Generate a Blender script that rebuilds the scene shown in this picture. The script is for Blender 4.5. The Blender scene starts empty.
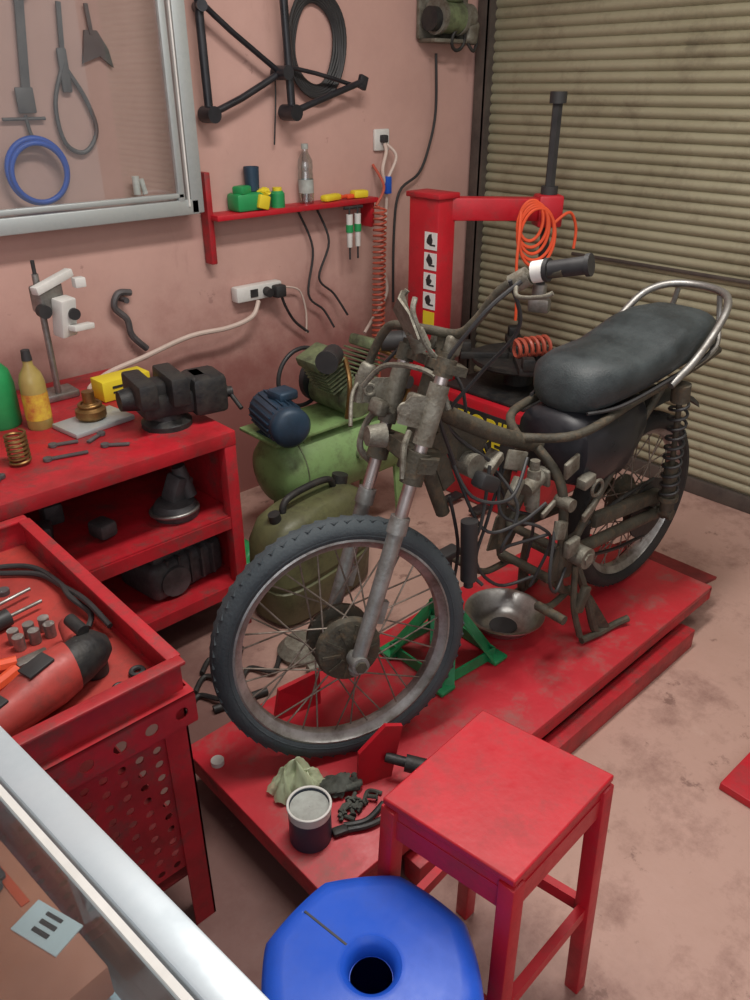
import bpy, bmesh, math, random
from mathutils import Vector, Matrix, Euler, noise
random.seed(7)
D=bpy.data; SC=bpy.context.scene
def link(o): SC.collection.objects.link(o); return o
SC.view_settings.view_transform='Standard'
SC.view_settings.look='None'
# ------------------------------------------------------------------ materials
def mat(name,c1,c2=None,rough=.5,metal=0,scale=8,bump=.0,bscale=40,lo=.35,hi=.7,c3=None,spec=.5,dirt=0,dcol=(.10,.05,.04)):
    m=D.materials.new(name); m.use_nodes=True; nt=m.node_tree; n=nt.nodes; l=nt.links
    b=n['Principled BSDF']; b.inputs['Roughness'].default_value=rough; b.inputs['Metallic'].default_value=metal
    b.inputs['Specular IOR Level'].default_value=spec
    tc=n.new('ShaderNodeTexCoord')
    c4=lambda c:(c[0],c[1],c[2],1)
    if c2 is None: c2=tuple(x*.7 for x in c1)
    t=n.new('ShaderNodeTexNoise'); t.inputs['Scale'].default_value=scale; t.inputs['Detail'].default_value=8; t.inputs['Roughness'].default_value=.65
    l.new(tc.outputs['Object'],t.inputs['Vector'])
    r=n.new('ShaderNodeValToRGB'); r.color_ramp.elements[0].position=lo; r.color_ramp.elements[1].position=hi
    r.color_ramp.elements[0].color=c4(c1); r.color_ramp.elements[1].color=c4(c2)
    if c3: e=r.color_ramp.elements.new((lo+hi)/2+.12); e.color=c4(c3)
    l.new(t.outputs['Fac'],r.inputs['Fac']); out=r.outputs['Color']
    rsrc=t.outputs['Fac']
    if dirt:
        t3=n.new('ShaderNodeTexNoise'); t3.inputs['Scale'].default_value=scale*2.3; t3.inputs['Detail'].default_value=10; t3.inputs['Roughness'].default_value=.75
        l.new(tc.outputs['Object'],t3.inputs['Vector'])
        r3=n.new('ShaderNodeValToRGB'); r3.color_ramp.elements[0].position=.50; r3.color_ramp.elements[1].position=.68
        r3.color_ramp.elements[0].color=(0,0,0,1); r3.color_ramp.elements[1].color=(dirt,dirt,dirt,1); l.new(t3.outputs['Fac'],r3.inputs['Fac'])
        mx=n.new('ShaderNodeMix'); mx.data_type='RGBA'; l.new(r3.outputs['Color'],mx.inputs['Factor']); l.new(out,mx.inputs[6]); mx.inputs[7].default_value=c4(dcol); out=mx.outputs[2]
        rsrc=t3.outputs['Fac']
    l.new(out,b.inputs['Base Color'])
    mr=n.new('ShaderNodeMapRange'); mr.inputs['From Min'].default_value=.3; mr.inputs['From Max'].default_value=.7; mr.inputs['To Min'].default_value=max(0,rough-.08); mr.inputs['To Max'].default_value=min(1,rough+.2)
    l.new(rsrc,mr.inputs['Value']); l.new(mr.outputs['Result'],b.inputs['Roughness'])
    if bump:
        t2=n.new('ShaderNodeTexNoise'); t2.inputs['Scale'].default_value=bscale; t2.inputs['Detail'].default_value=4
        l.new(tc.outputs['Object'],t2.inputs['Vector'])
        bp=n.new('ShaderNodeBump'); bp.inputs['Strength'].default_value=bump; bp.inputs['Distance'].default_value=.005
        l.new(t2.outputs['Fac'],bp.inputs['Height']); l.new(bp.outputs['Normal'],b.inputs['Normal'])
    return m
def glassmat(name,col,refl=.12,rough=.02):
    m=D.materials.new(name); m.use_nodes=True; nt=m.node_tree; n=nt.nodes; l=nt.links
    for x in list(n):
        if x.type!='OUTPUT_MATERIAL': n.remove(x)
    o=[x for x in n if x.type=='OUTPUT_MATERIAL'][0]
    t=n.new('ShaderNodeBsdfTransparent'); t.inputs[0].default_value=(*col,1)
    g=n.new('ShaderNodeBsdfGlossy'); g.inputs['Roughness'].default_value=rough
    mx=n.new('ShaderNodeMixShader'); mx.inputs[0].default_value=refl
    l.new(t.outputs[0],mx.inputs[1]); l.new(g.outputs[0],mx.inputs[2]); l.new(mx.outputs[0],o.inputs[0])
    return m
M={}
RD=(.13,.045,.04)
M['red']=mat('red_paint',(.50,.010,.022),(.36,.008,.016),.40,0,5,.08,60,lo=.4,hi=.75,dirt=.4,dcol=RD)
M['redworn']=mat('red_paint_worn',(.44,.012,.022),(.22,.012,.014),.46,0,6,.1,60,lo=.42,hi=.72,dirt=.85,dcol=RD)
M['deck']=mat('red_deck',(.50,.018,.032),(.30,.014,.02),.44,0,3.5,.1,60,lo=.42,hi=.75,c3=(.40,.02,.028),dirt=.8,dcol=(.25,.11,.095))
M['dkred']=mat('dark_red',(.22,.01,.012),(.10,.01,.01),.6,0,8)
M['black']=mat('black_plastic',(.018,.018,.02),(.035,.034,.034),.5,0,10)
M['blackgloss']=mat('black_paint',(.010,.011,.015),(.025,.025,.03),.3,0,8)
M['vinyl']=mat('seat_vinyl',(.020,.026,.029),(.046,.058,.061),.45,0,10,.25,260)
M['rubber']=mat('tyre_rubber',(.032,.043,.051),(.062,.076,.084),.7,0,9,.3,160)
M['rubber2']=mat('rear_rubber',(.013,.013,.014),(.04,.035,.03),.8,0,9,.3,110)
M['chrome']=mat('dirty_chrome',(.55,.55,.54),(.20,.18,.16),.32,1,14,.1,60,lo=.4,hi=.75)
M['rim']=mat('grimy_rim',(.48,.48,.47),(.15,.13,.11),.40,.8,10,.15,60,lo=.40,hi=.70,dirt=.5,dcol=(.12,.09,.065))
M['steel']=mat('steel',(.42,.42,.41),(.16,.14,.12),.4,.85,14,.1,60)
M['spoke']=mat('rusty_spoke',(.32,.27,.23),(.13,.10,.075),.5,.6,30)
M['alu']=mat('aluminium_frame',(.52,.56,.56),(.42,.46,.46),.4,.5,12)
M['case']=mat('case_aluminium',(.54,.60,.64),(.40,.46,.50),.38,.3,6)
M['grime']=mat('grimy_metal',(.085,.076,.056),(.022,.019,.014),.64,.2,16,.4,120,c3=(.042,.036,.025),dirt=.8,dcol=(.14,.095,.055))
M['grimel']=mat('grimy_alloy',(.25,.24,.20),(.065,.055,.042),.56,.4,18,.4,120,c3=(.13,.115,.088),dirt=.7,dcol=(.085,.058,.034))
M['slider']=mat('fork_alloy',(.36,.37,.36),(.17,.16,.145),.42,.6,12,.2,90,dirt=.5,dcol=(.10,.075,.05))
M['stan']=mat('fork_tube',(.50,.45,.44),(.26,.21,.20),.28,.9,12)
M['iron']=mat('cast_iron',(.022,.023,.026),(.05,.046,.04),.5,.4,20,.3,90)
M['green']=mat('compressor_green',(.21,.35,.135),(.13,.20,.075),.45,0,6,.15,50,c3=(.17,.27,.10),dirt=.6,dcol=(.07,.07,.035))
M['olive']=mat('olive_paint',(.12,.125,.055),(.04,.037,.02),.45,0,7,.2,50,c3=(.075,.075,.035),dirt=.6,dcol=(.03,.02,.012))
M['pump']=mat('pump_alloy',(.20,.25,.13),(.06,.06,.04),.5,.3,16,.3,80)
M['jack']=mat('green_jack',(.012,.30,.10),(.01,.15,.06),.4,0,12,dirt=.35,dcol=(.02,.06,.03))
M['bluem']=mat('motor_blue',(.030,.065,.11),(.015,.03,.05),.4,.2,8)
M['blue']=mat('blue_plastic',(.014,.10,.62),(.012,.075,.50),.36,0,3,.05,30,dirt=.25,dcol=(.01,.04,.28))
M['bluehose']=mat('blue_hose',(.01,.09,.50),None,.35)
M['orange']=mat('orange_plastic',(.80,.10,.035),(.60,.07,.02),.4)
M['orangecoil']=mat('orange_coil',(.50,.10,.06),None,.4)
M['yellow']=mat('yellow_card',(.76,.62,.03),(.66,.50,.02),.5)
M['ylabel']=mat('label_yellow',(.68,.52,.05),(.45,.08,.03),.5,0,30)
M['white']=mat('white_plastic',(.70,.69,.66),(.52,.51,.48),.45)
M['cream']=mat('cream_cable',(.62,.50,.44),(.5,.4,.34),.5)
M['lgreen']=mat('green_plastic',(.02,.30,.09),None,.4)
M['brass']=mat('brass',(.30,.17,.06),(.12,.07,.03),.4,.8,20)
M['grey']=mat('grey_goo',(.40,.43,.40),(.24,.24,.22),.6,0,20,.3)
M['navy']=mat('can_label',(.02,.03,.06),(.05,.06,.09),.4)
M['glove']=mat('dirty_glove',(.09,.10,.085),(.03,.03,.025),.8,0,20,.5)
M['tray']=mat('tray_mat',(.50,.05,.038),(.28,.032,.026),.55,0,5,dirt=.7,dcol=(.16,.05,.04))
M['grinder']=mat('grinder_red',(.44,.05,.04),(.25,.03,.025),.45,0,12,.1,dirt=.5)
M['sticker']=mat('white_sticker',(.74,.74,.72),(.64,.64,.62),.5)
M['boxor']=mat('orange_box',(.66,.22,.12),(.52,.17,.10),.5,0,5)
M['casein']=mat('case_interior',(.42,.35,.34),(.30,.26,.26),.6,0,3)
M['oil']=mat('oil_bottle',(.42,.33,.10),(.25,.17,.05),.3,0,5)
M['shade']=mat('tool_steel_dark',(.085,.08,.085),(.15,.14,.14),.5,.4,14)
M['crank']=mat('crankcase_alloy',(.12,.12,.125),(.05,.05,.052),.5,.4,14,.2,90)
M['glass']=glassmat('panel_glass',(.93,.95,.95),.10)
M['cglass']=glassmat('case_glass',(.86,.93,.95),.16,.05)
M['petb']=glassmat('bottle_pet',(.80,.86,.86),.22,.1)
def bagmat():
    m=mat('thin_plastic_bag',(.55,.62,.42),(.42,.48,.30),.3,0,10,.2,60)
    nt=m.node_tree;n=nt.nodes;l=nt.links;b=n['Principled BSDF'];o=[x for x in n if x.type=='OUTPUT_MATERIAL'][0]
    t=n.new('ShaderNodeBsdfTransparent');t.inputs[0].default_value=(.85,.9,.78,1);mx=n.new('ShaderNodeMixShader');mx.inputs[0].default_value=.72
    l.new(t.outputs[0],mx.inputs[1]);l.new(b.outputs[0],mx.inputs[2]);l.new(mx.outputs[0],o.inputs[0]);return m
M['bag']=bagmat()
# ------------------------------------------------------------------ mesh builder
class MB:
    def __init__(s,g,name,m,ang=38): s.g=g;s.name=name;s.m=m;s.v=[];s.f=[];s.X=None;s.ang=ang
    def add(s,vs,fs):
        o=len(s.v)
        if s.X is not None: vs=[s.X@Vector(p) for p in vs]
        s.v+= [Vector(p) for p in vs]; s.f+=[tuple(i+o for i in f) for f in fs]; return s
    def box(s,c,sz,rot=None,bev=0,seg=2):
        bm=bmesh.new(); bmesh.ops.create_cube(bm,size=1)
        for v in bm.verts: v.co=Vector((v.co.x*sz[0],v.co.y*sz[1],v.co.z*sz[2]))
        if bev: bmesh.ops.bevel(bm,geom=bm.edges[:],offset=min(bev,min(sz)*.45),segments=seg,affect='EDGES',profile=.5)
        R=Matrix.Identity(3)
        if rot is not None: R=Euler([math.radians(a) for a in rot]).to_matrix()
        bm.verts.index_update()
        vs=[R@v.co+Vector(c) for v in bm.verts]; fs=[[v.index for v in f.verts] for f in bm.faces]
        bm.free(); return s.add(vs,fs)
    def beam(s,p0,p1,w,h,up=(0,0,1),bev=0):
        p0=Vector(p0);p1=Vector(p1);d=(p1-p0);L=d.length;d.normalize();upv=Vector(up)
        y=upv.cross(d)
        if y.length<1e-4: y=Vector((1,0,0)).cross(d)
        y.normalize();z=d.cross(y)
        bm=bmesh.new(); bmesh.ops.create_cube(bm,size=1)
        for v in bm.verts: v.co=Vector((v.co.x*L,v.co.y*w,v.co.z*h))
        if bev: bmesh.ops.bevel(bm,geom=bm.edges[:],offset=bev,segments=2,affect='EDGES',profile=.5)
        bm.verts.index_update(); c=(p0+p1)/2
        vs=[c+d*v.co.x+y*v.co.y+z*v.co.z for v in bm.verts]; fs=[[v.index for v in f.verts] for f in bm.faces]
        bm.free(); return s.add(vs,fs)
    def ring(s,c,a,b,r,seg): return [c+a*(r*math.cos(2*math.pi*i/seg))+b*(r*math.sin(2*math.pi*i/seg)) for i in range(seg)]
    def cyl(s,p0,p1,r0,r1=None,seg=18,caps=True):
        r1=r0 if r1 is None else r1
        p0=Vector(p0);p1=Vector(p1);d=(p1-p0).normalized();a=d.orthogonal().normalized();b=d.cross(a)
        vs=s.ring(p0,a,b,r0,seg)+s.ring(p1,a,b,r1,seg)
        fs=[(i,(i+1)%seg,seg+(i+1)%seg,seg+i) for i in range(seg)]
        if caps: fs+=[tuple(range(seg))[::-1],tuple(range(seg,2*seg))]
        return s.add(vs,fs)
    def lathe(s,prof,c,axis=(0,0,1),seg=32,caps=True):
        c=Vector(c);d=Vector(axis).normalized();a=d.orthogonal().normalized();b=d.cross(a)
        vs=[];n=len(prof)
        for r,h in prof: vs+=s.ring(c+d*h,a,b,max(r,1e-4),seg)
        fs=[(k*seg+i,k*seg+(i+1)%seg,(k+1)*seg+(i+1)%seg,(k+1)*seg+i) for k in range(n-1) for i in range(seg)]
        if caps: fs+=[tuple(range(seg))[::-1],tuple(range((n-1)*seg,n*seg))]
        return s.add(vs,fs)
    def tube(s,pts,r,seg=8,sub=6,closed=False,r1=None):
        P=[Vector(p) for p in pts]
        if sub>1 and len(P)>2:
            Q=[];n=len(P);rng=n if closed else n-1
            for i in range(rng):
                if closed: a,b,c,d=P[(i-1)%n],P[i],P[(i+1)%n],P[(i+2)%n]
                else: a,b,c,d=P[max(i-1,0)],P[i],P[i+1],P[min(i+2,n-1)]
                for k in range(sub):
                    t=k/sub; Q.append(.5*((2*b)+(-a+c)*t+(2*a-5*b+4*c-d)*t*t+(-a+3*b-3*c+d)*t**3))
            if not closed: Q.append(P[-1])
            P=Q
        n=len(P);vs=[];a=None
        for i in range(n):
            if closed: t=P[(i+1)%n]-P[(i-1)%n]
            else: t=P[min(i+1,n-1)]-P[max(i-1,0)]
            t.normalize()
            if a is None: a=t.orthogonal().normalized()
            else:
                a=a-t*a.dot(t)
                a=a.normalized() if a.length>1e-5 else t.orthogonal().normalized()
            b=t.cross(a); rr=r if r1 is None else r+(r1-r)*i/(n-1)
            vs+=s.ring(P[i],a,b,rr,seg)
        fs=[]
        for k in range(n if closed else n-1):
            k2=(k+1)%n
            fs+=[(k*seg+i,k*seg+(i+1)%seg,k2*seg+(i+1)%seg,k2*seg+i) for i in range(seg)]
        if not closed: fs+=[tuple(range(seg))[::-1],tuple(range((n-1)*seg,n*seg))]
        return s.add(vs,fs)
    def torus(s,c,axis,R,r,seg=40,ms=10,sq=1):
        c=Vector(c);d=Vector(axis).normalized();a=d.orthogonal().normalized();b=d.cross(a);vs=[]
        for i in range(seg):
            t=2*math.pi*i/seg; o=a*math.cos(t)+b*math.sin(t)
            for j in range(ms):
                q=2*math.pi*j/ms; vs.append(c+o*(R+r*math.cos(q))+d*(r*sq*math.sin(q)))
        fs=[(i*ms+j,((i+1)%seg)*ms+j,((i+1)%seg)*ms+(j+1)%ms,i*ms+(j+1)%ms) for i in range(seg) for j in range(ms)]
        return s.add(vs,fs)
    def helix(s,p0,p1,R,r,turns,seg=6,per=14):
        p0=Vector(p0);p1=Vector(p1);d=(p1-p0);L=d.length;d.normalize();a=d.orthogonal().normalized();b=d.cross(a)
        n=int(turns*per); pts=[p0+d*(L*i/n)+(a*math.cos(2*math.pi*i/per)+b*math.sin(2*math.pi*i/per))*R for i in range(n+1)]
        return s.tube(pts,r,seg,1)
    def loft(s,rings):
        n=len(rings[0]);vs=[p for r in rings for p in r]
        fs=[(k*n+i,k*n+(i+1)%n,(k+1)*n+(i+1)%n,(k+1)*n+i) for k in range(len(rings)-1) for i in range(n)]
        fs+=[tuple(range(n))[::-1],tuple(range((len(rings)-1)*n,len(rings)*n))]
        return s.add(vs,fs)
    def blob(s,c,sz,amp=.2,freq=3,sub=3,flat=None,seed=0,rot=0):
        bm=bmesh.new(); bmesh.ops.create_icosphere(bm,subdivisions=sub,radius=1)
        for v in bm.verts:
            k=1+amp*noise.noise(v.co*freq+Vector((seed*7.3,seed*3.1,seed)))*1.6
            p=Vector((v.co.x*sz[0],v.co.y*sz[1],v.co.z*sz[2]))*k
            if flat is not None and p.z<flat: p.z=flat
            p.rotate(Matrix.Rotation(math.radians(rot),3,'Z')); v.co=p+Vector(c)
        bm.verts.index_update(); vs=[v.co.copy() for v in bm.verts]; fs=[[v.index for v in f.verts] for f in bm.faces]
        bm.free(); return s.add(vs,fs)
    def prism(s,poly,off):
        n=len(poly);off=Vector(off);vs=[Vector(p) for p in poly]+[Vector(p)+off for p in poly]
        fs=[tuple(range(n))[::-1],tuple(range(n,2*n))]+[(i,(i+1)%n,n+(i+1)%n,n+i) for i in range(n)]
        return s.add(vs,fs)
    def perf(s,o,ax,ay,nx,ny,cell,r,th):
        o=Vector(o);ax=Vector(ax).normalized();ay=Vector(ay).normalized();nz=ax.cross(ay)*th
        vs=[];fs=[]
        for i in range(nx):
            for j in range(ny):
                c=o+ax*((i+.5)*cell)+ay*((j+.5)*cell); b=len(vs); K=12
                for z in (0,1):
                    for k in range(K):
                        t=2*math.pi*k/K; ct,st=math.cos(t),math.sin(t); m=max(abs(ct),abs(st))
                        vs.append(c+(ax*ct+ay*st)/m*(cell/2)+nz*z); vs.append(c+(ax*ct+ay*st)*r+nz*z)
                for z in (0,1):
                    q=b+z*2*K
                    for k in range(K):
                        k2=(k+1)%K; fs.append((q+2*k,q+2*k2,q+2*k2+1,q+2*k+1))
                for k in range(K):
                    k2=(k+1)%K; fs.append((b+2*k+1,b+2*k2+1,b+2*K+2*k2+1,b+2*K+2*k+1))
                for z in (0,1):
                    for sx,sy,k in ((1,1,1),(-1,1,4),(-1,-1,7),(1,-1,10)):
                        q=b+z*2*K; vs.append(c+(ax*sx+ay*sy)*(cell/2)+nz*z); fs.append((q+2*k,len(vs)-1,q+2*((k+1)%K)))
        return s.add(vs,fs)
    def done(s):
        me=D.meshes.new(s.name); inv=s.g.inv if s.g else Matrix.Identity(4)
        me.from_pydata([inv@v for v in s.v] if (s.g and s.g.world) else s.v,[],s.f)
        bm=bmesh.new(); bm.from_mesh(me); bmesh.ops.recalc_face_normals(bm,faces=bm.faces[:]); bm.to_mesh(me); bm.free()
        me.polygons.foreach_set('use_smooth',[True]*len(me.polygons)); me.set_sharp_from_angle(angle=math.radians(s.ang))
        me.materials.append(M[s.m] if isinstance(s.m,str) else s.m)
        o=link(D.objects.new(s.name,me))
        if s.g: o.parent=s.g.e; s.g.n+=1
        return o
class G:
    def __init__(s,name,loc=(0,0,0),rz=0,world=True):
        s.e=link(D.objects.new(name,None)); s.e.empty_display_size=.05; s.e.location=loc; s.e.rotation_euler=(0,0,math.radians(rz))
        s.inv=(Matrix.Translation(loc)@Matrix.Rotation(math.radians(rz),4,'Z')).inverted(); s.world=world; s.n=0
    def p(s,name,m,ang=38): return MB(s,name,m,ang)
    def text(s,name,body,size,loc,rot,m,ext=.001):
        c=D.curves.new(name,'FONT'); c.body=body; c.size=size; c.extrude=ext; c.offset=size*.02; c.align_x='CENTER'; c.align_y='CENTER'; c.materials.append(M[m])
        o=D.objects.new(name,c); link(o); o.parent=s.e; o.location=s.inv@Vector(loc) if s.world else loc; o.rotation_euler=[math.radians(a) for a in rot]
def single(name,m,ang=38): return MB(None,name,m,ang)
# ------------------------------------------------------------------ room
WV=2.66; DU=3.15
def overlay(m,col,axis_fn,noise_scale,lo,hi,strength,stretch=(1,1,1)):
    """blend a grime or painted-shade colour over the current base colour using world-space noise + position"""
    nt=m.node_tree;n=nt.nodes;l=nt.links;b=n['Principled BSDF'];src=b.inputs['Base Color'].links[0].from_socket
    g=n.new('ShaderNodeNewGeometry');mp=n.new('ShaderNodeMapping');mp.inputs['Scale'].default_value=stretch;l.new(g.outputs['Position'],mp.inputs['Vector'])
    t=n.new('ShaderNodeTexNoise');t.inputs['Scale'].default_value=noise_scale;t.inputs['Detail'].default_value=9;t.inputs['Roughness'].default_value=.7;l.new(mp.outputs['Vector'],t.inputs['Vector'])
    val=t.outputs['Fac']
    if axis_fn is not None:
        d=n.new('ShaderNodeVectorMath');d.operation='DOT_PRODUCT';d.inputs[1].default_value=axis_fn[0];l.new(g.outputs['Position'],d.inputs[0])
        a=n.new('ShaderNodeMath');a.operation='ADD';l.new(d.outputs['Value'],a.inputs[0]);a.inputs[1].default_value=axis_fn[1]
        c=n.new('ShaderNodeMath');c.operation='ADD';l.new(a.outputs[0],c.inputs[0]);l.new(val,c.inputs[1]);val=c.outputs[0]
    mr=n.new('ShaderNodeMapRange');mr.interpolation_type='SMOOTHSTEP';mr.inputs['From Min'].default_value=lo;mr.inputs['From Max'].default_value=hi;mr.inputs['To Min'].default_value=0;mr.inputs['To Max'].default_value=strength;l.new(val,mr.inputs['Value'])
    mx=n.new('ShaderNodeMix');mx.data_type='RGBA';l.new(mr.outputs[0],mx.inputs['Factor']);l.new(src,mx.inputs[6]);mx.inputs[7].default_value=(*col,1);l.new(mx.outputs[2],b.inputs['Base Color'])
M['floor']=mat('floor_concrete',(.47,.295,.245),(.34,.205,.165),.55,0,1.6,.3,30,lo=.35,hi=.7,c3=(.42,.26,.21),dirt=.75,dcol=(.19,.095,.075))
overlay(M['floor'],(.11,.045,.04),((-1.0,.15,0),1.15),2.5,.55,1.15,.85)      # oil grime plus shade painted into the floor by the carts
overlay(M['floor'],(.15,.075,.06),None,9,.60,.68,.7)                          # small spots
overlay(M['floor'],(.56,.40,.34),None,4,.62,.72,.4)
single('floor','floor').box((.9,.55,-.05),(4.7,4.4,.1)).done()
M['wall']=mat('wall_plaster',(.58,.355,.305),(.47,.28,.24),.55,0,2.2,.3,14,lo=.3,hi=.75)
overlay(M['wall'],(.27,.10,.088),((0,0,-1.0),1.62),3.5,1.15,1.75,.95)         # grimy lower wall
overlay(M['wall'],(.33,.17,.15),None,2.6,.58,.70,.45,(1,1,.35))               # streaks
overlay(M['wall'],(.24,.12,.11),None,11,.64,.70,.5)                           # smudges
single('wall_left','wall').box((.9,WV+.05,1.45),(4.7,.1,2.9)).done()
M['shutter']=mat('shutter_paint',(.34,.315,.215),(.215,.195,.13),.40,.1,2.5,.15,60,c3=(.29,.265,.175),dirt=.5,dcol=(.14,.11,.07))
M['rail']=mat('guide_rail',(.12,.10,.085),(.07,.055,.05),.5,.3,10)
g=G('door_1',(DU,1.0,1.45))
mb=g.p('curtain','shutter',80)
per=.0415;Np=8;zs=[i*per/Np for i in range(int(2.9/per)*Np+1)]
vs=[];fs=[]
for z in zs:
    ph=(z/per)%1
    x=DU-.004-.015*(abs(math.sin(math.pi*ph))**.7)
    vs+=[(x,-1.2,z+.03),(x,2.58,z+.03)]
for i in range(len(zs)-1): fs.append((2*i,2*i+1,2*i+3,2*i+2))
mb.add(vs,fs).done()
g.p('bottom_bar','rail').box((DU-.012,.69,.035),(.035,3.78,.07),bev=.004).done()
g.p('mid_bar','rail').box((DU-.022,.9,.93),(.012,2.3,.014),bev=.003).box((DU-.025,1.15,.93),(.02,.12,.04),bev=.004).done()
g.p('guide_rail','rail').box((DU-.03,2.615,1.45),(.06,.07,2.9),bev=.004).box((DU-.05,2.585,1.45),(.02,.02,2.9)).done()
single('wall_right','wall').box((DU+.07,.55,1.45),(.1,4.4,2.9)).done()
M['ceil']=mat('ceiling_paint',(.7,.66,.62),None,.8)
single('ceiling','ceil').box((.9,.55,2.95),(4.7,4.4,.1)).done()
# ------------------------------------------------------------------ lift
LZ=.15
g=G('motorcycle_lift_table',(1.45,1.08,0))
g.p('deck','deck').box((1.44,1.08,LZ-.009),(1.64,.56,.018),bev=.004).done()
mb=g.p('deck_lip','redworn')
mb.box((1.44,.807,LZ-.028),(1.64,.012,.045)).box((1.44,1.353,LZ-.028),(1.64,.012,.045)).box((.626,1.08,LZ-.028),(.012,.56,.045)).box((2.254,1.08,LZ-.028),(.012,.56,.045)).done()
mb=g.p('base_frame','redworn')
mb.box((1.48,.79,.035),(1.26,.05,.07),bev=.004).box((1.48,1.33,.035),(1.26,.05,.07),bev=.004).box((2.08,1.06,.035),(.05,.5,.07),bev=.004).box((.9,1.06,.035),(.05,.5,.07),bev=.004).done()
mb=g.p('scissor_arms','iron')
for y in (.86,1.28): mb.beam((.95,y,.05),(2.0,y,.11),.03,.03).beam((.95,y+.03,.11),(2.0,y+.03,.05),.03,.03)
mb.done()
g.p('rear_flap','dkred').box((2.31,1.0,LZ-.02),(.11,.34,.010),rot=(0,12,0)).done()
g.p('front_ramp_hinge','redworn').cyl((.64,.84,LZ-.02),(.64,1.32,LZ-.02),.012).done()
g=G('wheel_clamp',(.9,1.0,LZ))
g.p('plate','red').prism([(.855,.975,LZ),(.935,.945,LZ),(.96,.935,LZ+.15),(.92,.95,LZ+.165),(.86,.975,LZ+.10)],(.004,.010,0)).prism([(.84,1.28,LZ),(.97,1.25,LZ),(.97,1.25,LZ+.11),(.86,1.28,LZ+.09)],(.004,.012,0)).done()
g.p('clamp_screw','iron').cyl((.92,.95,LZ+.07),(.985,.855,LZ+.055),.012).cyl((.945,.91,LZ+.064),(.985,.855,LZ+.055),.020).done()
# ------------------------------------------------------------------ motorcycle (local: x back, y right, z up)
BK=G('motorcycle',(.932,1.098,LZ),-2.8,world=False)
RF=.309
st_p=Vector((.2,0,.74)); st_d=Vector((.35,0,.937)).normalized()
STX=Matrix.Translation(st_p)@Matrix.Rotation(math.radians(-20),4,st_d)@Matrix.Translation(-st_p)
def wheel(pref,c,X,tyre,w,R,drum,rm):
    c=Vector(c)
    mb=BK.p(pref+'_tyre',tyre,60);mb.X=X
    rs=.028;prof=[];K=26
    for k in range(K+1):
        a=math.radians(-150+300*k/K); prof.append((R-rs+rs*math.cos(a),w*math.sin(a)))
    mb.lathe(prof,c,(0,1,0),80,caps=False)
    for sgn in (-1,1):
        mb.torus(c+Vector((0,sgn*w*.93,0)),(0,1,0),R-rs*1.25,.0022,72,6)
    for i in range(64):
        a=2*math.pi*i/64
        for sgn in (-1,1):
            d=Vector((math.cos(a),0,math.sin(a)));tt=Vector((-math.sin(a),0,math.cos(a)))
            p=c+d*(R-.0049)+Vector((0,sgn*w*.40,0)); mb.beam(p-tt*.010+Vector((0,-sgn*w*.2,0)),p+tt*.007+Vector((0,sgn*w*.14,-0)),.012,.0045,up=d)
    mb.done()
    ri=R-.050
    mb=BK.p(pref+'_rim',rm);mb.X=X
    mb.lathe([(ri,-.026),(ri+.006,-.024),(ri+.004,-.019),(ri-.012,-.015),(ri-.015,0),(ri-.012,.015),(ri+.004,.019),(ri+.006,.024),(ri,.026),(ri-.003,.020),(ri-.018,.012),(ri-.021,0),(ri-.018,-.012),(ri-.003,-.020),(ri,-.026)],c,(0,1,0),80,caps=False).done()
    mb=BK.p(pref+'_spokes','spoke');mb.X=X
    for i in range(36):
        sd=1 if i%2 else -1; a=2*math.pi*i/36; o=.42*(1 if (i//2)%2 else -1)
        h=c+Vector((drum*.9*math.cos(a+o*1.7),sd*.032,drum*.9*math.sin(a+o*1.7))); q=c+Vector(((ri-.017)*math.cos(a),sd*.004,(ri-.017)*math.sin(a)))
        mb.cyl(h,q,.0021,seg=6)
    mb.done()
    mb=BK.p(pref+'_hub','grime');mb.X=X
    mb.lathe([(.02,-.055),(drum*.7,-.053),(drum*.95,-.046),(drum,-.036),(drum,-.028),(drum*.75,-.022),(drum*.7,.022),(drum,.03),(drum,.040),(drum*.6,.052),(.02,.055)],c,(0,1,0),40)
    for k in range(10):
        a=2*math.pi*k/10; d=Vector((math.cos(a),0,math.sin(a))); mb.beam(c+d*.025+Vector((0,-.056,0)),c+d*drum*.85+Vector((0,-.051,0)),.006,.006,up=(0,1,0))
    mb.cyl(c+Vector((0,-.11,0)),c+Vector((0,.11,0)),.008)
    mb.cyl(c+Vector((0,-.125,0)),c+Vector((0,-.105,0)),.014,seg=6).cyl(c+Vector((0,.125,0)),c+Vector((0,.105,0)),.014,seg=6).done()
wheel('front_wheel',(0,0,RF),STX,'rubber',.031,RF,.078,'rim')
RR=.293
AX=Vector((1.140,0,RR))
wheel('rear_wheel',AX,None,'rubber2',.040,RR,.075,'rim')
def al(z,off=0): return Vector(((z-RF)*.35/.937+off,0,z))
LY=.098
for sd,nm in ((-1,'left'),(1,'right')):
    y=Vector((0,sd*LY,0))
    mb=BK.p('fork_slider_'+nm,'slider');mb.X=STX
    mb.cyl(al(.29)+y,al(.61)+y,.0165,.0185).cyl(al(.60)+y,al(.635)+y,.0225,.0215).cyl(al(.31)+y+Vector((0,-.022,0)),al(.31)+y+Vector((0,.022,0)),.020)
    mb.beam(al(.40)+y+Vector((.01,0,0)),al(.45)+y+Vector((.01,0,0)),.016,.04).cyl(al(.295)+y,al(.28)+y,.0165,.010).done()
    mb=BK.p('fork_tube_'+nm,'stan');mb.X=STX
    mb.cyl(al(.60)+y,al(.95)+y,.0145).done()
mb=BK.p('fork_crown','grime');mb.X=STX
mb.prism([(.15,-.13,.735),(.19,-.13,.725),(.235,-.04,.712),(.235,.04,.712),(.19,.13,.725),(.15,.13,.735),(.15,.04,.742),(.15,-.04,.742)],(.011,0,.03))
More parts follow.
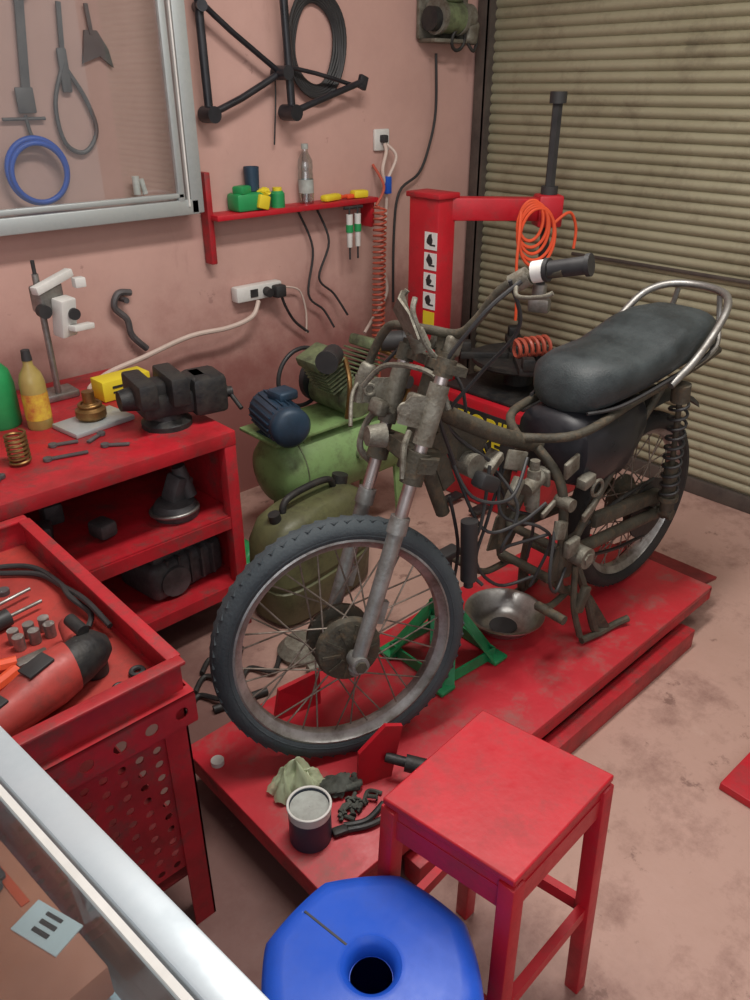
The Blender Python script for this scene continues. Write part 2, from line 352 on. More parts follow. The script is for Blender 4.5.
mb.prism([(.225,-.12,.93),(.27,-.12,.915),(.30,-.03,.905),(.30,.03,.905),(.27,.12,.915),(.225,.12,.93)],(.006,0,.018))
for sd in (-1,1):
    y=Vector((0,sd*LY,0)); mb.cyl(al(.705)+y,al(.77)+y,.025).cyl(al(.92)+y,al(.955)+y,.021).cyl(al(.955)+y,al(.965)+y,.014,seg=6)
mb.cyl((.19,0,.70),(.287,0,.965),.019).cyl((.283,0,.953),(.29,0,.975),.022,seg=6)
mb.done()
mb=BK.p('headlamp_brackets','grimel');mb.X=STX
for sd in (-1,1):
    y=Vector((0,sd*LY,0)); mb.cyl(al(.785)+y,al(.905)+y,.0215); mb.prism([al(.82,-.02)+y,al(.885,-.02)+y,al(.89,-.06)+y,al(.87,-.08)+y,al(.84,-.075)+y],(0,sd*.003,0)).torus(al(.865,-.066)+y,(0,1,0),.012,.004,20,6)
mb.done()
mb=BK.p('instrument_bracket','grimel',50);mb.X=STX
mb.prism([(.20,-.05,.99),(.215,.05,.985),(.19,.055,1.04),(.20,.03,1.08),(.18,.0,1.07),(.19,-.03,1.04)],(.005,.001,.002))
mb.tube([(.25,-.03,.94),(.22,-.035,.98),(.20,-.03,1.04),(.21,-.02,1.07)],.006,7).tube([(.25,.03,.94),(.22,.04,.98),(.20,.04,1.05),(.215,.03,1.08)],.006,7)
mb.cyl((.23,.0,.96),(.215,.0,1.0),.021,.019)
for sd in (-1,1): mb.box((.285,sd*.035,.965),(.035,.022,.04),rot=(0,20,0),bev=.006)
mb.tube([(.18,.06,.82),(.15,.12,.80),(.12,.13,.73),(.15,.14,.68)],.008,7).tube([(.17,-.05,.80),(.14,-.09,.78),(.13,-.10,.72)],.007,7)
mb.cyl((.14,.02,.78),(.10,.02,.785),.028,.022).box((.15,.07,.83),(.03,.045,.035),rot=(10,20,15),bev=.008)
mb.box((.20,-.04,.86),(.04,.05,.03),rot=(0,25,10),bev=.008).tube([(.12,.08,.88),(.16,.03,.93),(.22,-.07,.92),(.24,-.1,.85)],.006,7)
mb.done()
mb=BK.p('handlebar','grime')
mb.tube([(.262,.10,.985),(.27,.03,.99),(.28,-.04,.995),(.29,-.08,1.03),(.305,-.13,1.10),(.335,-.18,1.130),(.350,-.235,1.143)],.0105,10)
mb.tube([(.262,.10,.985),(.262,.16,.97),(.25,.20,.90),(.225,.21,.83)],.0105,10)
mb.done()
BK.p('left_grip','black').cyl((.347,-.205,1.142),(.372,-.272,1.158),.0165,.017,seg=20).cyl((.3715,-.270,1.1575),(.374,-.278,1.159),.021).cyl((.347,-.205,1.142),(.345,-.197,1.141),.022).done()
BK.p('grip_collar','white').cyl((.337,-.175,1.134),(.346,-.200,1.141),.0205).done()
mb=BK.p('switchgear','grimel',50)
mb.cyl((.318,-.14,1.107),(.333,-.168,1.127),.019,seg=14).tube([(.31,-.16,1.115),(.278,-.19,1.10),(.272,-.25,1.11),(.28,-.27,1.12)],.0045).box((.235,.205,.86),(.03,.035,.045),rot=(20,10,30),bev=.008).tube([(.235,.21,.85),(.19,.2,.82),(.15,.16,.76)],.005).cyl((.228,.21,.85),(.215,.21,.79),.017)
mb.done()
mb=BK.p('control_cables','black')
for q in ([(.30,-.15,1.12),(.34,-.15,1.02),(.33,-.06,.9),(.30,0,.78),(.42,-.03,.66)],[(.31,-.17,1.12),(.24,-.13,1.05),(.2,-.06,.9),(.28,-.05,.7)],[(.24,.18,.86),(.3,.1,.95),(.36,.02,.85),(.40,.03,.70)],
 [(.40,-.05,.66),(.36,-.07,.52),(.33,-.05,.42),(.36,-.09,.36)],[(.44,.02,.66),(.48,-.08,.54),(.42,-.09,.44),(.50,-.05,.40),(.60,-.1,.42)],[(.5,0,.62),(.47,-.04,.5),(.55,-.1,.46),(.62,-.09,.38),(.58,-.07,.25)],
 [(.33,0,.66),(.38,-.06,.50),(.46,-.1,.50),(.54,-.12,.54)],[(.62,-.1,.45),(.55,-.15,.33),(.6,-.14,.26),(.66,-.12,.3)],[(.28,-.03,.72),(.31,-.08,.62),(.4,-.12,.6),(.5,-.08,.66)],
 [(.52,.0,.62),(.44,-.02,.48),(.40,-.03,.38),(.46,-.06,.30),(.56,-.09,.30)],[(.48,.04,.66),(.52,-.02,.50),(.60,-.04,.44),(.62,-.02,.30)],[(.30,-.02,.60),(.34,-.02,.44),(.32,-.02,.30)]):
    mb.tube(q,.0045,7)
mb.done()
mb=BK.p('frame','grime')
mb.cyl((.187,0,.70),(.268,0,.925),.029)
mb.tube([(.235,0,.84),(.36,0,.765),(.50,0,.69),(.64,0,.63)],.021,12)
mb.tube([(.22,0,.74),(.27,0,.62),(.30,0,.55)],.018,12)
mb.beam((.25,0,.80),(.42,0,.67),.006,.09).beam((.25,0,.76),(.31,0,.62),.02,.04)
for s_ in (-1,1):
    y=s_*.105
    mb.tube([(.56,0,.67),(.66,y,.685),(.9,y,.715),(1.15,y,.745),(1.30,y,.775)],.012,10)
    mb.tube([(.62,0,.64),(.64,y*.8,.55),(.65,y,.40),(.66,y,.24),(.72,y,.19)],.013,10)
    mb.tube([(.68,y,.33),(.83,y,.52),(1.02,y,.72)],.011,10)
    mb.prism([(.60,y,.27),(.70,y,.25),(.75,y,.33),(.70,y,.39),(.63,y,.37)],(0,s_*.006,0))
    mb.cyl((.56,y+s_*.01,.22),(.56,y+s_*.10,.22),.013).tube([(.72,y,.2),(.62,y+s_*.01,.19),(.56,y+s_*.01,.22)],.010)
mb.cyl((.66,-.11,.24),(.66,.11,.24),.013).cyl((.68,-.12,.33),(.68,.12,.33),.013)
mb.done()
mb=BK.p('carburettor','grimel',50)
mb.cyl((.53,-.06,.555),(.61,-.05,.575),.021).cyl((.565,-.058,.50),(.565,-.055,.60),.020,.017).cyl((.565,-.058,.485),(.565,-.058,.50),.015).cyl((.565,-.055,.60),(.565,-.055,.625),.0125).box((.60,-.052,.57),(.012,.055,.05),rot=(0,-10,0),bev=.005)
mb.done()
mb=BK.p('mounting_brackets','grimel',45)
for c,s_,r_ in (((.65,-.105,.60),(.06,.012,.05),15),((.52,-.03,.63),(.07,.01,.05),-20),((.70,-.12,.55),(.05,.03,.03),10),((.72,-.13,.46),(.07,.012,.03),25),((.62,-.115,.43),(.035,.02,.05),-15),((.66,-.13,.37),(.05,.02,.05),5),((.45,-.01,.64),(.06,.04,.03),30),((.50,-.05,.56),(.03,.02,.07),-35),((.58,-.1,.50),(.06,.01,.02),20)):
    mb.box(c,s_,rot=(r_*.3,-r_,r_*.3),bev=.004)
mb.cyl((.64,-.13,.50),(.64,-.08,.50),.018).cyl((.70,-.16,.33),(.70,-.10,.33),.030).cyl((.70,-.165,.33),(.70,-.16,.33),.018,seg=6).cyl((.37,-.035,.66),(.37,.03,.66),.030).torus((.74,-.13,.52),(0,1,0),.022,.005,20,6)
mb.done()
mb=BK.p('ignition_coil','black'); mb.cyl((.33,-.07,.38),(.33,-.06,.54),.021).cyl((.33,-.07,.36),(.33,-.07,.38),.012).box((.39,-.05,.62),(.07,.04,.04),rot=(0,30,0),bev=.01).done()
def sup(x,hw,zb,zt,n=18,e=2.6,yc=0):
    R=[];zc=(zb+zt)/2;hz=(zt-zb)/2
    for i in range(n):
        a=2*math.pi*i/n; ca,sa=math.cos(a),math.sin(a)
        R.append((x,yc+hw*math.copysign(abs(ca)**(2/e),ca),zc+hz*math.copysign(abs(sa)**(2/e),sa)))
    return R
BK.p('side_cover','blackgloss',50).loft([sup(.68,.06,.59,.69),sup(.70,.115,.51,.71),(sup(.78,.13,.475,.72)),sup(.88,.13,.48,.72),sup(.95,.12,.56,.72),sup(.99,.08,.64,.71)]).done()
BK.p('seat','vinyl',60).loft([sup(.690,.03,.73,.775,24,2.4),sup(.698,.075,.712,.815,24,2.6),sup(.73,.105,.705,.838,24,3),sup(.79,.12,.708,.846,24,3),sup(.86,.127,.718,.846,24,3),sup(.93,.13,.728,.848,24,3),sup(1.0,.132,.738,.866,24,3),sup(1.07,.133,.748,.888,24,3),sup(1.16,.130,.758,.897,24,3),sup(1.24,.12,.768,.893,24,3),sup(1.29,.095,.78,.88,24,2.6),sup(1.315,.045,.80,.855,24,2.4)]).done()
mb=BK.p('seat_piping','black')
for s_ in (-1,1): mb.tube([(.71,s_*.09,.722),(.79,s_*.118,.726),(.9,s_*.131,.742),(1.05,s_*.134,.765),(1.17,s_*.13,.777),(1.28,s_*.10,.79)],.005,6)
mb.done()
mb=BK.p('grab_rail','steel')
mb.tube([(1.01,-.135,.74),(1.09,-.145,.79),(1.17,-.145,.85),(1.25,-.13,.905),(1.31,-.085,.93),(1.335,0,.935),(1.31,.085,.93),(1.25,.13,.905),(1.17,.145,.85),(1.09,.145,.79),(1.01,.135,.74)],.011,10)
mb.tube([(1.14,-.12,.76),(1.26,-.115,.79),(1.32,-.08,.85),(1.325,-.065,.92)],.008,8).tube([(1.14,.12,.76),(1.26,.115,.79),(1.32,.08,.85),(1.325,.065,.92)],.008,8)
mb.done()
mb=BK.p('rear_mudguard','black',60);rg=[]
for k in range(12):
    a=math.radians(140-88*k/11); d=Vector((math.cos(a),0,math.sin(a))); q=AX+Vector((0,0,.02))
    rg.append([q+d*(.33)+Vector((0,-.065,0)),q+d*.345+Vector((0,-.055,0)),q+d*.352,q+d*.345+Vector((0,.055,0)),q+d*.33+Vector((0,.065,0)),q+d*.344])
mb.loft(rg).done()
mb=BK.p('swingarm','grime')
for s_ in (-1,1):
    y=s_*.10
    mb.tube([(.68,y,.33),(.80,y,.315),(1.14,y,.295),(1.185,y,.295)],.018,10); mb.box((1.155,y,.295),(.08,.012,.05),bev=.005)
mb.box((.98,-.085,.36),(.34,.03,.045),rot=(0,5,0),bev=.01)
mb.done()
mb=BK.p('sprocket_chain','iron');mb.lathe([(.03,-.003),(.10,-.003),(.10,.003),(.03,.003)],AX+Vector((0,-.068,0)),(0,1,0),36)
mb.tube([(1.14,-.068,.395),(.95,-.075,.39),(.70,-.08,.35),(.66,-.08,.32),(.70,-.08,.29),(.95,-.075,.22),(1.14,-.068,.195)],.006,6).done()
for s_,nm in ((-1,'left'),(1,'right')):
    y=s_*.135; a=Vector((1.125,y,.31)); b=Vector((1.07,y,.73)); d=(b-a).normalized()
    BK.p('shock_body_'+nm,'grime').cyl(a,a+d*.17,.020).cyl(a+d*.17,b,.008).cyl(b-d*.05,b,.026).cyl(a+d*.05,a+d*.065,.03).cyl(a+Vector((0,-.02,0)),a+Vector((0,.02,0)),.017).done()
    BK.p('shock_spring_'+nm,'black').helix(a+d*.065,b-d*.05,.025,.0045,10).done()
mb=BK.p('centre_stand','grime')
for s_ in (-1,1):
    mb.tube([(.76,s_*.09,.25),(.79,s_*.12,.14),(.82,s_*.14,.03),(.85,s_*.15,.013)],.012,8).tube([(.76,s_*.14,.016),(.83,s_*.15,.013),(.90,s_*.155,.013),(.95,s_*.17,.022)],.011,8).beam((.79,s_*.12,.14),(.86,s_*.15,.018),.012,.03)
mb.cyl((.79,-.12,.13),(.79,.12,.13),.010).cyl((.76,-.1,.25),(.76,.1,.25),.013)
mb.tube([(.69,-.13,.30),(.68,-.15,.18),(.70,-.17,.08)],.009).box((.70,-.16,.20),(.03,.02,.08),rot=(0,20,0),bev=.005)
mb.done()
# ------------------------------------------------------------------ jack stand
jx,jy=1.345,1.165
g=G('jack_stand',(jx,jy,LZ))
mb=g.p('base','jack')
top=[(jx-.025,jy-.025),(jx+.025,jy-.025),(jx+.025,jy+.025),(jx-.025,jy+.025)];bot=[(jx-.10,jy-.095),(jx+.105,jy-.11),(jx+.115,jy+.10),(jx-.095,jy+.11)]
for i in range(4):
    a=Vector((*bot[i],LZ+.008));t_=Vector((*top[i],LZ+.17)); mb.beam(a,t_,.07,.005,up=(a-Vector((jx,jy,LZ-.05)))).box(a,(.055,.055,.012),bev=.003)
mb.box((jx,jy,LZ+.16),(.06,.06,.08),bev=.005)
for i in range(4):
    a=Vector((*bot[i],LZ+.022));c=Vector((*bot[(i+1)%4],LZ+.022)); mb.beam(a,c,.006,.034)
mb.done()
g.p('ratchet_post','black').box((jx,jy,LZ+.24),(.028,.028,.20),bev=.003).box((jx,jy,LZ+.345),(.09,.04,.02),bev=.004).done()
bx,by=1.585,1.13
g=G('steel_bowl',(bx,by,LZ))
g.p('bowl','chrome',60).lathe([(.001,.001),(.06,.001),(.085,.018),(.108,.055),(.120,.058),(.120,.061),(.106,.058),(.082,.021),(.058,.005),(.001,.004)],(bx,by,LZ),seg=48,caps=False).done()
g.p('oil','black').lathe([(.0005,.0055),(.04,.0055),(.042,.0065)],(bx,by,LZ),seg=32).done()
# ------------------------------------------------------------------ items on lift front
g=G('grease_can',(.69,.945,LZ))
g.p('can','navy').lathe([(.001,0),(.045,0),(.046,.002),(.046,.10),(.043,.10),(.043,.085),(.001,.085)],(.69,.945,LZ),seg=40,caps=False).done()
g.p('rim','white').torus((.69,.945,LZ+.10),(0,0,1),.046,.003).lathe([(.0465,.078),(.0468,.098)],(.69,.945,LZ),seg=40,caps=False).done()
g.p('contents','grey',60).lathe([(.0005,.092),(.015,.096),(.03,.090),(.042,.093),(.0425,.086)],(.69,.945,LZ),seg=32,caps=False).done()
mb=single('crumpled_plastic_bag','bag',180)
bcx,bcy=.745,1.065
for L_,(ox,oy,hh,rr_,ph) in enumerate(((0,0,.075,.052,0),(.018,-.018,.05,.042,1.3),(-.020,.012,.058,.038,2.6))):
    vs=[];fs=[];NA=48;NR=14
    for j in range(NR+1):
        q=j/NR
        for i in range(NA):
            a=2*math.pi*i/NA; fold=math.sin(4*a+ph+2*q)*.20+math.sin(7*a+ph*2-3*q)*.13+math.sin(11*a+ph)*.06
            r=rr_*(q**.8)*(1+fold*q); z=hh*(1-q**1.6)*(1+.25*math.sin(3*a+ph))+.004+.010*abs(math.sin(9*a+6*q+ph))*(.3+q)
            vs.append((bcx+ox+r*math.cos(a),bcy+oy+r*math.sin(a),LZ+max(.002,z)))
    for j in range(NR):
        for i in range(NA): fs.append((j*NA+i,j*NA+(i+1)%NA,(j+1)*NA+(i+1)%NA,(j+1)*NA+i))
    mb.add(vs,fs)
mb.done()
g=G('dirty_work_glove',(.79,.97,LZ))
mb=g.p('palm','glove',60);mb.blob((.815,.998,LZ+.02),(.035,.026,.02),.4,2,3,-.018,2)
for k in range(4): mb.tube([(.80,.988+k*.008,LZ+.02),(.825+.008*k,.975-.003*k,LZ+.02),(.85+.005*k,.965+.012*k,LZ+.012)],.008,8)
mb.done()
g=G('pliers',(.80,.88,LZ)); g.p('handles','iron').tube([(.755,.91,LZ+.010),(.80,.885,LZ+.012),(.86,.895,LZ+.010)],.007).tube([(.755,.895,LZ+.010),(.80,.87,LZ+.012),(.87,.86,LZ+.010)],.007).box((.74,.905,LZ+.010),(.035,.022,.014),rot=(0,0,-20),bev=.004).done()
g=G('loose_bolts_and_cables',(.78,.94,LZ)); mb=g.p('parts','glove')
for k in range(14):
    x=.765+random.uniform(0,.09);y=.935+random.uniform(-.015,.02);a=random.uniform(0,6.28);L_=random.uniform(.008,.020)
    d=Vector((math.cos(a)*L_,math.sin(a)*L_,0));c=Vector((x,y,LZ+.007+.004*(k%3)));mb.cyl(c-d,c+d,.005,seg=8).cyl(c+d,c+d*1.3,.007,seg=6) if False else mb.cyl(c-d,c+d,.005,seg=8).cyl(c+d*.7,c+d,.009,seg=6)
mb.tube([(.76,.925,LZ+.008),(.79,.95,LZ+.012),(.82,.925,LZ+.010),(.86,.945,LZ+.008),(.88,.92,LZ+.006)],.005,7).done()
single('bottle_cap','white').cyl((.655,1.26,LZ),(.655,1.26,LZ+.012),.016,seg=24).done()
# ------------------------------------------------------------------ red stool
SH=.59
T=[(.650,.402),(.918,.412),(.878,.652),(.616,.632)]
Bt=[(T[i][0]+(T[i][0]-.765)*.06,T[i][1]+(T[i][1]-.525)*.06) for i in range(4)]
g=G('red_metal_stool',(.765,.525,0))
def quadslab(mb,Q,k,z0,z1):
    C=[((q[0]-.765)*k+.765,(q[1]-.525)*k+.525) for q in Q]
    mb.prism([(x,y,z0) for x,y in C],(0,0,z1-z0))
mb=g.p('seat','red');quadslab(mb,T,1.04,SH-.014,SH);quadslab(mb,T,1.0,SH-.045,SH-.014);o=mb.done()
bv=o.modifiers.new('bevel','BEVEL');bv.width=.003;bv.segments=2
mb=g.p('legs','red')
for i in range(4):
    a=Vector((*Bt[i],0));b_=Vector((T[i][0]*.94+.765*.06,T[i][1]*.94+.525*.06,SH-.02)); mb.beam(a,b_,.030,.030,up=(1,0,0),bev=.003)
mb.done()
mb=g.p('rails','red')
for (h,w) in ((SH-.06,.045),(.25,.028)):
    k=h/(SH-.02)
    C=[Vector((Bt[i][0]+(T[i][0]*.94+.765*.06-Bt[i][0])*k,Bt[i][1]+(T[i][1]*.94+.525*.06-Bt[i][1])*k,h)) for i in range(4)]
    for i in range(4): mb.beam(C[i],C[(i+1)%4],.016,w)
mb.done()
# ------------------------------------------------------------------ blue plastic stool
cx,cy,H=.470,.512,.45
def octr(R,z,bl=.62,n=96,ph=.25):
    out=[]
    for i in range(n):
        a=2*math.pi*i/n; q=((a+ph)%(math.pi/4))-math.pi/8; rp=R*math.cos(math.pi/8)/math.cos(q); rr=R*(1-bl)*.985+rp*bl
        out.append((cx+rr*math.cos(a),cy+rr*math.sin(a),z))
    return out
def hr(R,z,n=96): return [(cx+R*math.cos(2*math.pi*i/n),cy+R*math.sin(2*math.pi*i/n),z) for i in range(n)]
g=G('blue_plastic_stool',(cx,cy,0))
mb=g.p('shell','blue',50)
rings=[octr(.160,0),octr(.161,.01),octr(.170,.30),octr(.173,.385),octr(.174,.40),octr(.172,.425),octr(.163,.441),octr(.148,H-.002),octr(.136,H),hr(.052,H),hr(.046,H+.002),hr(.042,H-.001),hr(.036,H-.008),hr(.033,H-.03),hr(.032,H-.03)]
n_=96;vs=[p for r in rings for p in r];fs=[(k*n_+i,k*n_+(i+1)%n_,(k+1)*n_+(i+1)%n_,(k+1)*n_+i) for k in range(len(rings)-1) for i in range(n_)]
mb.add(vs,fs).done()
g.p('seat_slit','black').beam((cx-.005,cy+.045,H),(cx-.018,cy+.135,H),.0035,.002).done()
# ------------------------------------------------------------------ tool cart
g=G('tool_cart',(.2,1.4,0))
x0,x1,y0,y1=-.25,.485,1.035,1.74
mb=g.p('top_tray','redworn')
mb.box(((x0+x1)/2,(y0+y1)/2,.632),(x1-x0,y1-y0,.006))
for (a,c,sx,sy) in (((x0+x1)/2,y0,x1-x0,.004),((x0+x1)/2,y1,x1-x0,.004),(x0,(y0+y1)/2,.004,y1-y0),(x1,(y0+y1)/2,.004,y1-y0)):
    mb.box((a,c,.658),(sx+.004,sy+.004,.075))
mb.box(((x0+x1)/2,y0-.0,.697),(x1-x0+.02,.028,.008),bev=.003).box(((x0+x1)/2,y1,.697),(x1-x0+.02,.028,.008),bev=.003).box((x1,(y0+y1)/2,.697),(.028,y1-y0-.02,.008),bev=.003).box((x0,(y0+y1)/2,.697),(.028,y1-y0-.02,.008),bev=.003)
mb.done()
g.p('tray_mat','tray').box(((x0+x1)/2,(y0+y1)/2,.637),(x1-x0-.03,y1-y0-.03,.004)).done()
mb=g.p('perforated_skirt','redworn')
mb.perf((x1+.014-.72,y0-.020,.570),(1,0,0),(0,0,1),12,1,.060,.013,.003)
mb.box((x1+.014-.36,y0-.0185,.632),(.72,.005,.006)).box((x1+.014-.36,y0-.0185,.568),(.72,.005,.006)).box((x1+.014-.36,y0-.010,.634),(.72,.022,.003))
mb.box((x1+.014,(y0+y1)/2,.60),(.004,y1-y0+.03,.068)).done()
mb=g.p('perforated_side','redworn')
mb.perf((x1-.045-.70,y0+.006,.19),(1,0,0),(0,0,1),20,10,.035,.0085,.003).done()
mb=g.p('legs','redworn')
for (a,c) in ((x1-.0,y0),(x1,y1),(x0,y0),(x0,y1)):
    sx=-1 if a==x1 else 1; sy=1 if c==y0 else -1
    mb.box((a+sx*.022,c,.30),(.048,.004,.60)).box((a,c+sy*.022,.30),(.004,.048,.60))
mb.done()
g.p('lower_tray','dkred').box(((x0+x1)/2,(y0+y1)/2,.16),(x1-x0-.01,y1-y0-.01,.006)).box((x1-.004,(y0+y1)/2,.18),(.004,y1-y0-.05,.05)).done()
TZ=.639
g=G('angle_grinder',(.33,1.15,TZ))
mb=g.p('body','grinder',55)
def cr(x,y,z,r,rz=1,n=18): return [(x,y+r*math.cos(2*math.pi*i/n),z+r*rz*math.sin(2*math.pi*i/n)) for i in range(n)]
mb.loft([cr(.09,1.09,TZ+.04,.02),cr(.10,1.09,TZ+.04,.034),cr(.17,1.105,TZ+.043,.034),cr(.23,1.125,TZ+.046,.040),cr(.31,1.15,TZ+.052,.050),cr(.345,1.16,TZ+.052,.046)]).done()
mb=g.p('gear_head','iron');mb.loft([cr(.343,1.16,TZ+.05,.043),cr(.37,1.168,TZ+.052,.042),cr(.405,1.18,TZ+.05,.035),cr(.425,1.185,TZ+.046,.018)]).cyl((.39,1.175,TZ+.07),(.39,1.175,TZ+.002),.024).cyl((.385,1.18,TZ+.095),(.38,1.225,TZ+.10),.012).done()
g.p('side_handle','grinder').cyl((.375,1.215,TZ+.05),(.40,1.30,TZ+.035),.016,.020).done()
g.p('vents','black').box((.20,1.115,TZ+.080),(.04,.03,.006),rot=(0,-8,14),bev=.002).box((.285,1.142,TZ+.098),(.05,.035,.006),rot=(0,-8,14),bev=.002).box((.13,1.055,TZ+.045),(.05,.01,.02),rot=(0,0,12),bev=.003).done()
g=G('screwdriver_set',(.25,1.42,TZ))
g.p('handles','black').cyl((.20,1.41,TZ+.02),(.33,1.43,TZ+.02),.018).cyl((.16,1.46,TZ+.02),(.30,1.48,TZ+.02),.016).box((.20,1.375,TZ+.012),(.13,.03,.02),rot=(0,0,-6),bev=.005).done()
g.p('shafts','steel').cyl((.33,1.43,TZ+.02),(.40,1.44,TZ+.02),.004).cyl((.30,1.48,TZ+.02),(.40,1.50,TZ+.02),.004).done()
g=G('orange_pliers',(.22,1.28,TZ))
g.p('grips','orange').tube([(.15,1.29,TZ+.015),(.22,1.30,TZ+.018),(.29,1.285,TZ+.015)],.013).tube([(.14,1.235,TZ+.015),(.22,1.235,TZ+.018),(.28,1.262,TZ+.015)],.013).helix((.08,1.325,TZ+.022),(.27,1.33,TZ+.022),.018,.007,7).done()
g.p('jaws','steel').box((.315,1.275,TZ+.015),(.06,.026,.014),bev=.004).done()
g=G('socket_set',(.34,1.35,TZ))
mb=g.p('sockets','steel')
for k in range(6): mb.cyl((.315+.03*(k%3),1.340+.027*(k//3),TZ+.001),(.315+.03*(k%3),1.340+.027*(k//3),TZ+.03),.011,seg=14)
mb.done()
g=G('loose_spanners',(.2,1.55,TZ));mb=g.p('spanners','shade')
for (a,c,e,f_) in ((.14,1.53,.30,1.55),(.22,1.58,.36,1.55),(.14,1.56,.20,1.53)):
    mb.beam((a,c,TZ+.006),(e,f_,TZ+.006),.014,.007,bev=.001).cyl((a,c,TZ),(a,c,TZ+.011),.015,seg=6).cyl((e,f_,TZ),(e,f_,TZ+.011),.013,seg=12)
mb.done()
g=G('rubber_bushes',(.42,1.3,TZ));mb=g.p('bushes','black')
for (a,c,r) in ((.43,1.08,.014),(.40,1.10,.010),(.445,1.12,.011),(.10,1.17,.016),(.16,1.18,.012)): mb.torus((a,c,TZ+.006),(0,0,1),r,.005,20,8)
mb.done()
g=G('power_cord',(.4,1.5,TZ));mb=g.p('cord','black')
mb.tube([(.435,1.30,TZ+.012),(.455,1.33,TZ+.02),(.445,1.40,TZ+.03),(.455,1.48,TZ+.02),(.44,1.60,TZ+.01),(.37,1.66,TZ+.008),(.28,1.68,TZ+.008)],.006).tube([(.46,1.25,TZ+.03),(.458,1.35,TZ+.04),(.455,1.46,TZ+.02),(.44,1.56,TZ+.01),(.38,1.62,TZ+.01)],.006).done()
g=G('paint_tin',(.15,1.62,TZ));g.p('tin','black').lathe([(.045,0),(.046,.07),(.043,.072),(.042,.06),(.001,.06)],(.17,1.65,TZ),seg=32).done()
g.p('lid','grey').cyl((.17,1.65,TZ+.058),(.17,1.65,TZ+.064),.04).done()
# ------------------------------------------------------------------ work bench
BZ=.70;by0,by1,bx0,bx1=1.84,2.63,-.3,1.15
g=G('red_workbench',(.45,2.2,0))
g.p('top','redworn').box(((bx0+bx1)/2,(by0+by1)/2,BZ-.012),(bx1-bx0,by1-by0,.024),bev=.004).done()
mb=g.p('edge_trim','redworn');mb.box(((bx0+bx1)/2,by0+.004,BZ-.022),(bx1-bx0,.012,.044),bev=.003).box((bx1-.004,(by0+by1)/2,BZ-.022),(.012,by1-by0,.044),bev=.003).done()
g.p('shelf_middle','redworn').box(((bx0+bx1)/2,(by0+by1)/2,.41),(bx1-bx0-.02,by1-by0-.02,.02)).box(((bx0+bx1)/2,by0+.01,.40),(bx1-bx0-.02,.012,.04)).done()
g.p('shelf_lower','redworn').box(((bx0+bx1)/2,(by0+by1)/2,.165),(bx1-bx0-.02,by1-by0-.02,.02)).box(((bx0+bx1)/2,by0+.01,.155),(bx1-bx0-.02,.012,.04)).done()
mb=g.p('legs','redworn')
for a in (bx0+.02,bx1-.02):
    for c in (by0+.02,by1-.02): mb.box((a,c,.34),(.04,.04,.68),bev=.003)
mb.done()
g.p('end_panel','redworn').box((bx1-.004,(by0+by1)/2,.36),(.006,by1-by0-.04,.64)).done()
g.p('back_panel','dkred').box(((bx0+bx1)/2,by1-.01,.35),(bx1-bx0-.05,.008,.66)).done()
g=G('bench_vise',(1.03,2.0,BZ));vX=Matrix.Translation((.03,.0,0))
mb=g.p('base','iron');mb.X=vX;mb.lathe([(.075,0),(.075,.015),(.055,.03),(.05,.05)],(1.0,2.02,BZ),seg=28).box((1.0,2.02,BZ+.075),(.16,.12,.07),rot=(0,0,-10),bev=.015)
mb.box((.93,2.02,BZ+.125),(.055,.17,.075),rot=(0,0,-10),bev=.008).box((1.03,2.01,BZ+.11),(.20,.08,.07),rot=(0,0,-10),bev=.012).box((1.02,2.0,BZ+.125),(.055,.17,.085),rot=(0,0,-10),bev=.008)
mb.box((1.12,1.99,BZ+.085),(.11,.13,.12),rot=(0,0,-10),bev=.02).cyl((1.08,1.99,BZ+.07),(1.20,1.965,BZ+.07),.016).cyl((.87,2.04,BZ+.10),(.93,2.03,BZ+.10),.03,.04).done()
mb=g.p('handle','iron');mb.X=vX;mb.cyl((1.195,1.91,BZ+.03),(1.19,2.03,BZ+.11),.007).done()
g=G('dial_gauge_stand',(.86,2.48,BZ))
g.p('base','steel').box((.88,2.47,BZ+.012),(.13,.09,.024),bev=.006).cyl((.88,2.44,BZ+.02),(.88,2.44,BZ+.40),.010).box((.90,2.43,BZ+.33),(.09,.05,.08),rot=(0,0,20),bev=.008).done()
g.p('head','white').box((.93,2.40,BZ+.27),(.06,.045,.12),rot=(10,0,20),bev=.006).box((.92,2.42,BZ+.375),(.15,.03,.025),rot=(0,-12,20),bev=.004).box((.985,2.38,BZ+.37),(.035,.03,.03),bev=.004).box((.97,2.38,BZ+.235),(.08,.03,.018),rot=(0,5,20),bev=.003).done()
g.p('knob','black').cyl((.865,2.40,BZ+.30),(.865,2.37,BZ+.30),.02).cyl((.88,2.44,BZ+.40),(.88,2.44,BZ+.44),.006).cyl((.95,2.38,BZ+.28),(.95,2.365,BZ+.28),.018).done()
g=G('brass_vise_block',(.87,2.17,BZ))
g.p('plate','alu').box((.87,2.17,BZ+.008),(.20,.13,.016),rot=(0,0,8),bev=.004).done()
g.p('coil','brass').lathe([(.035,0),(.045,.01),(.045,.03),(.03,.04),(.018,.05),(.018,.085)],(.87,2.18,BZ+.016),seg=24).torus((.87,2.18,BZ+.06),(0,0,1),.03,.006).done()
g=G('oil_bottle',(.745,2.25,BZ))
g.p('bottle','oil',50).lathe([(.001,0),(.034,0),(.036,.005),(.036,.14),(.030,.165),(.014,.19),(.013,.205)],(.745,2.26,BZ),seg=28).done()
g.p('label','ylabel').lathe([(.0368,.03),(.0368,.11)],(.745,2.26,BZ),seg=28,caps=False).done()
g.p('cap','black').cyl((.745,2.26,BZ+.205),(.745,2.26,BZ+.235),.015,.012).done()
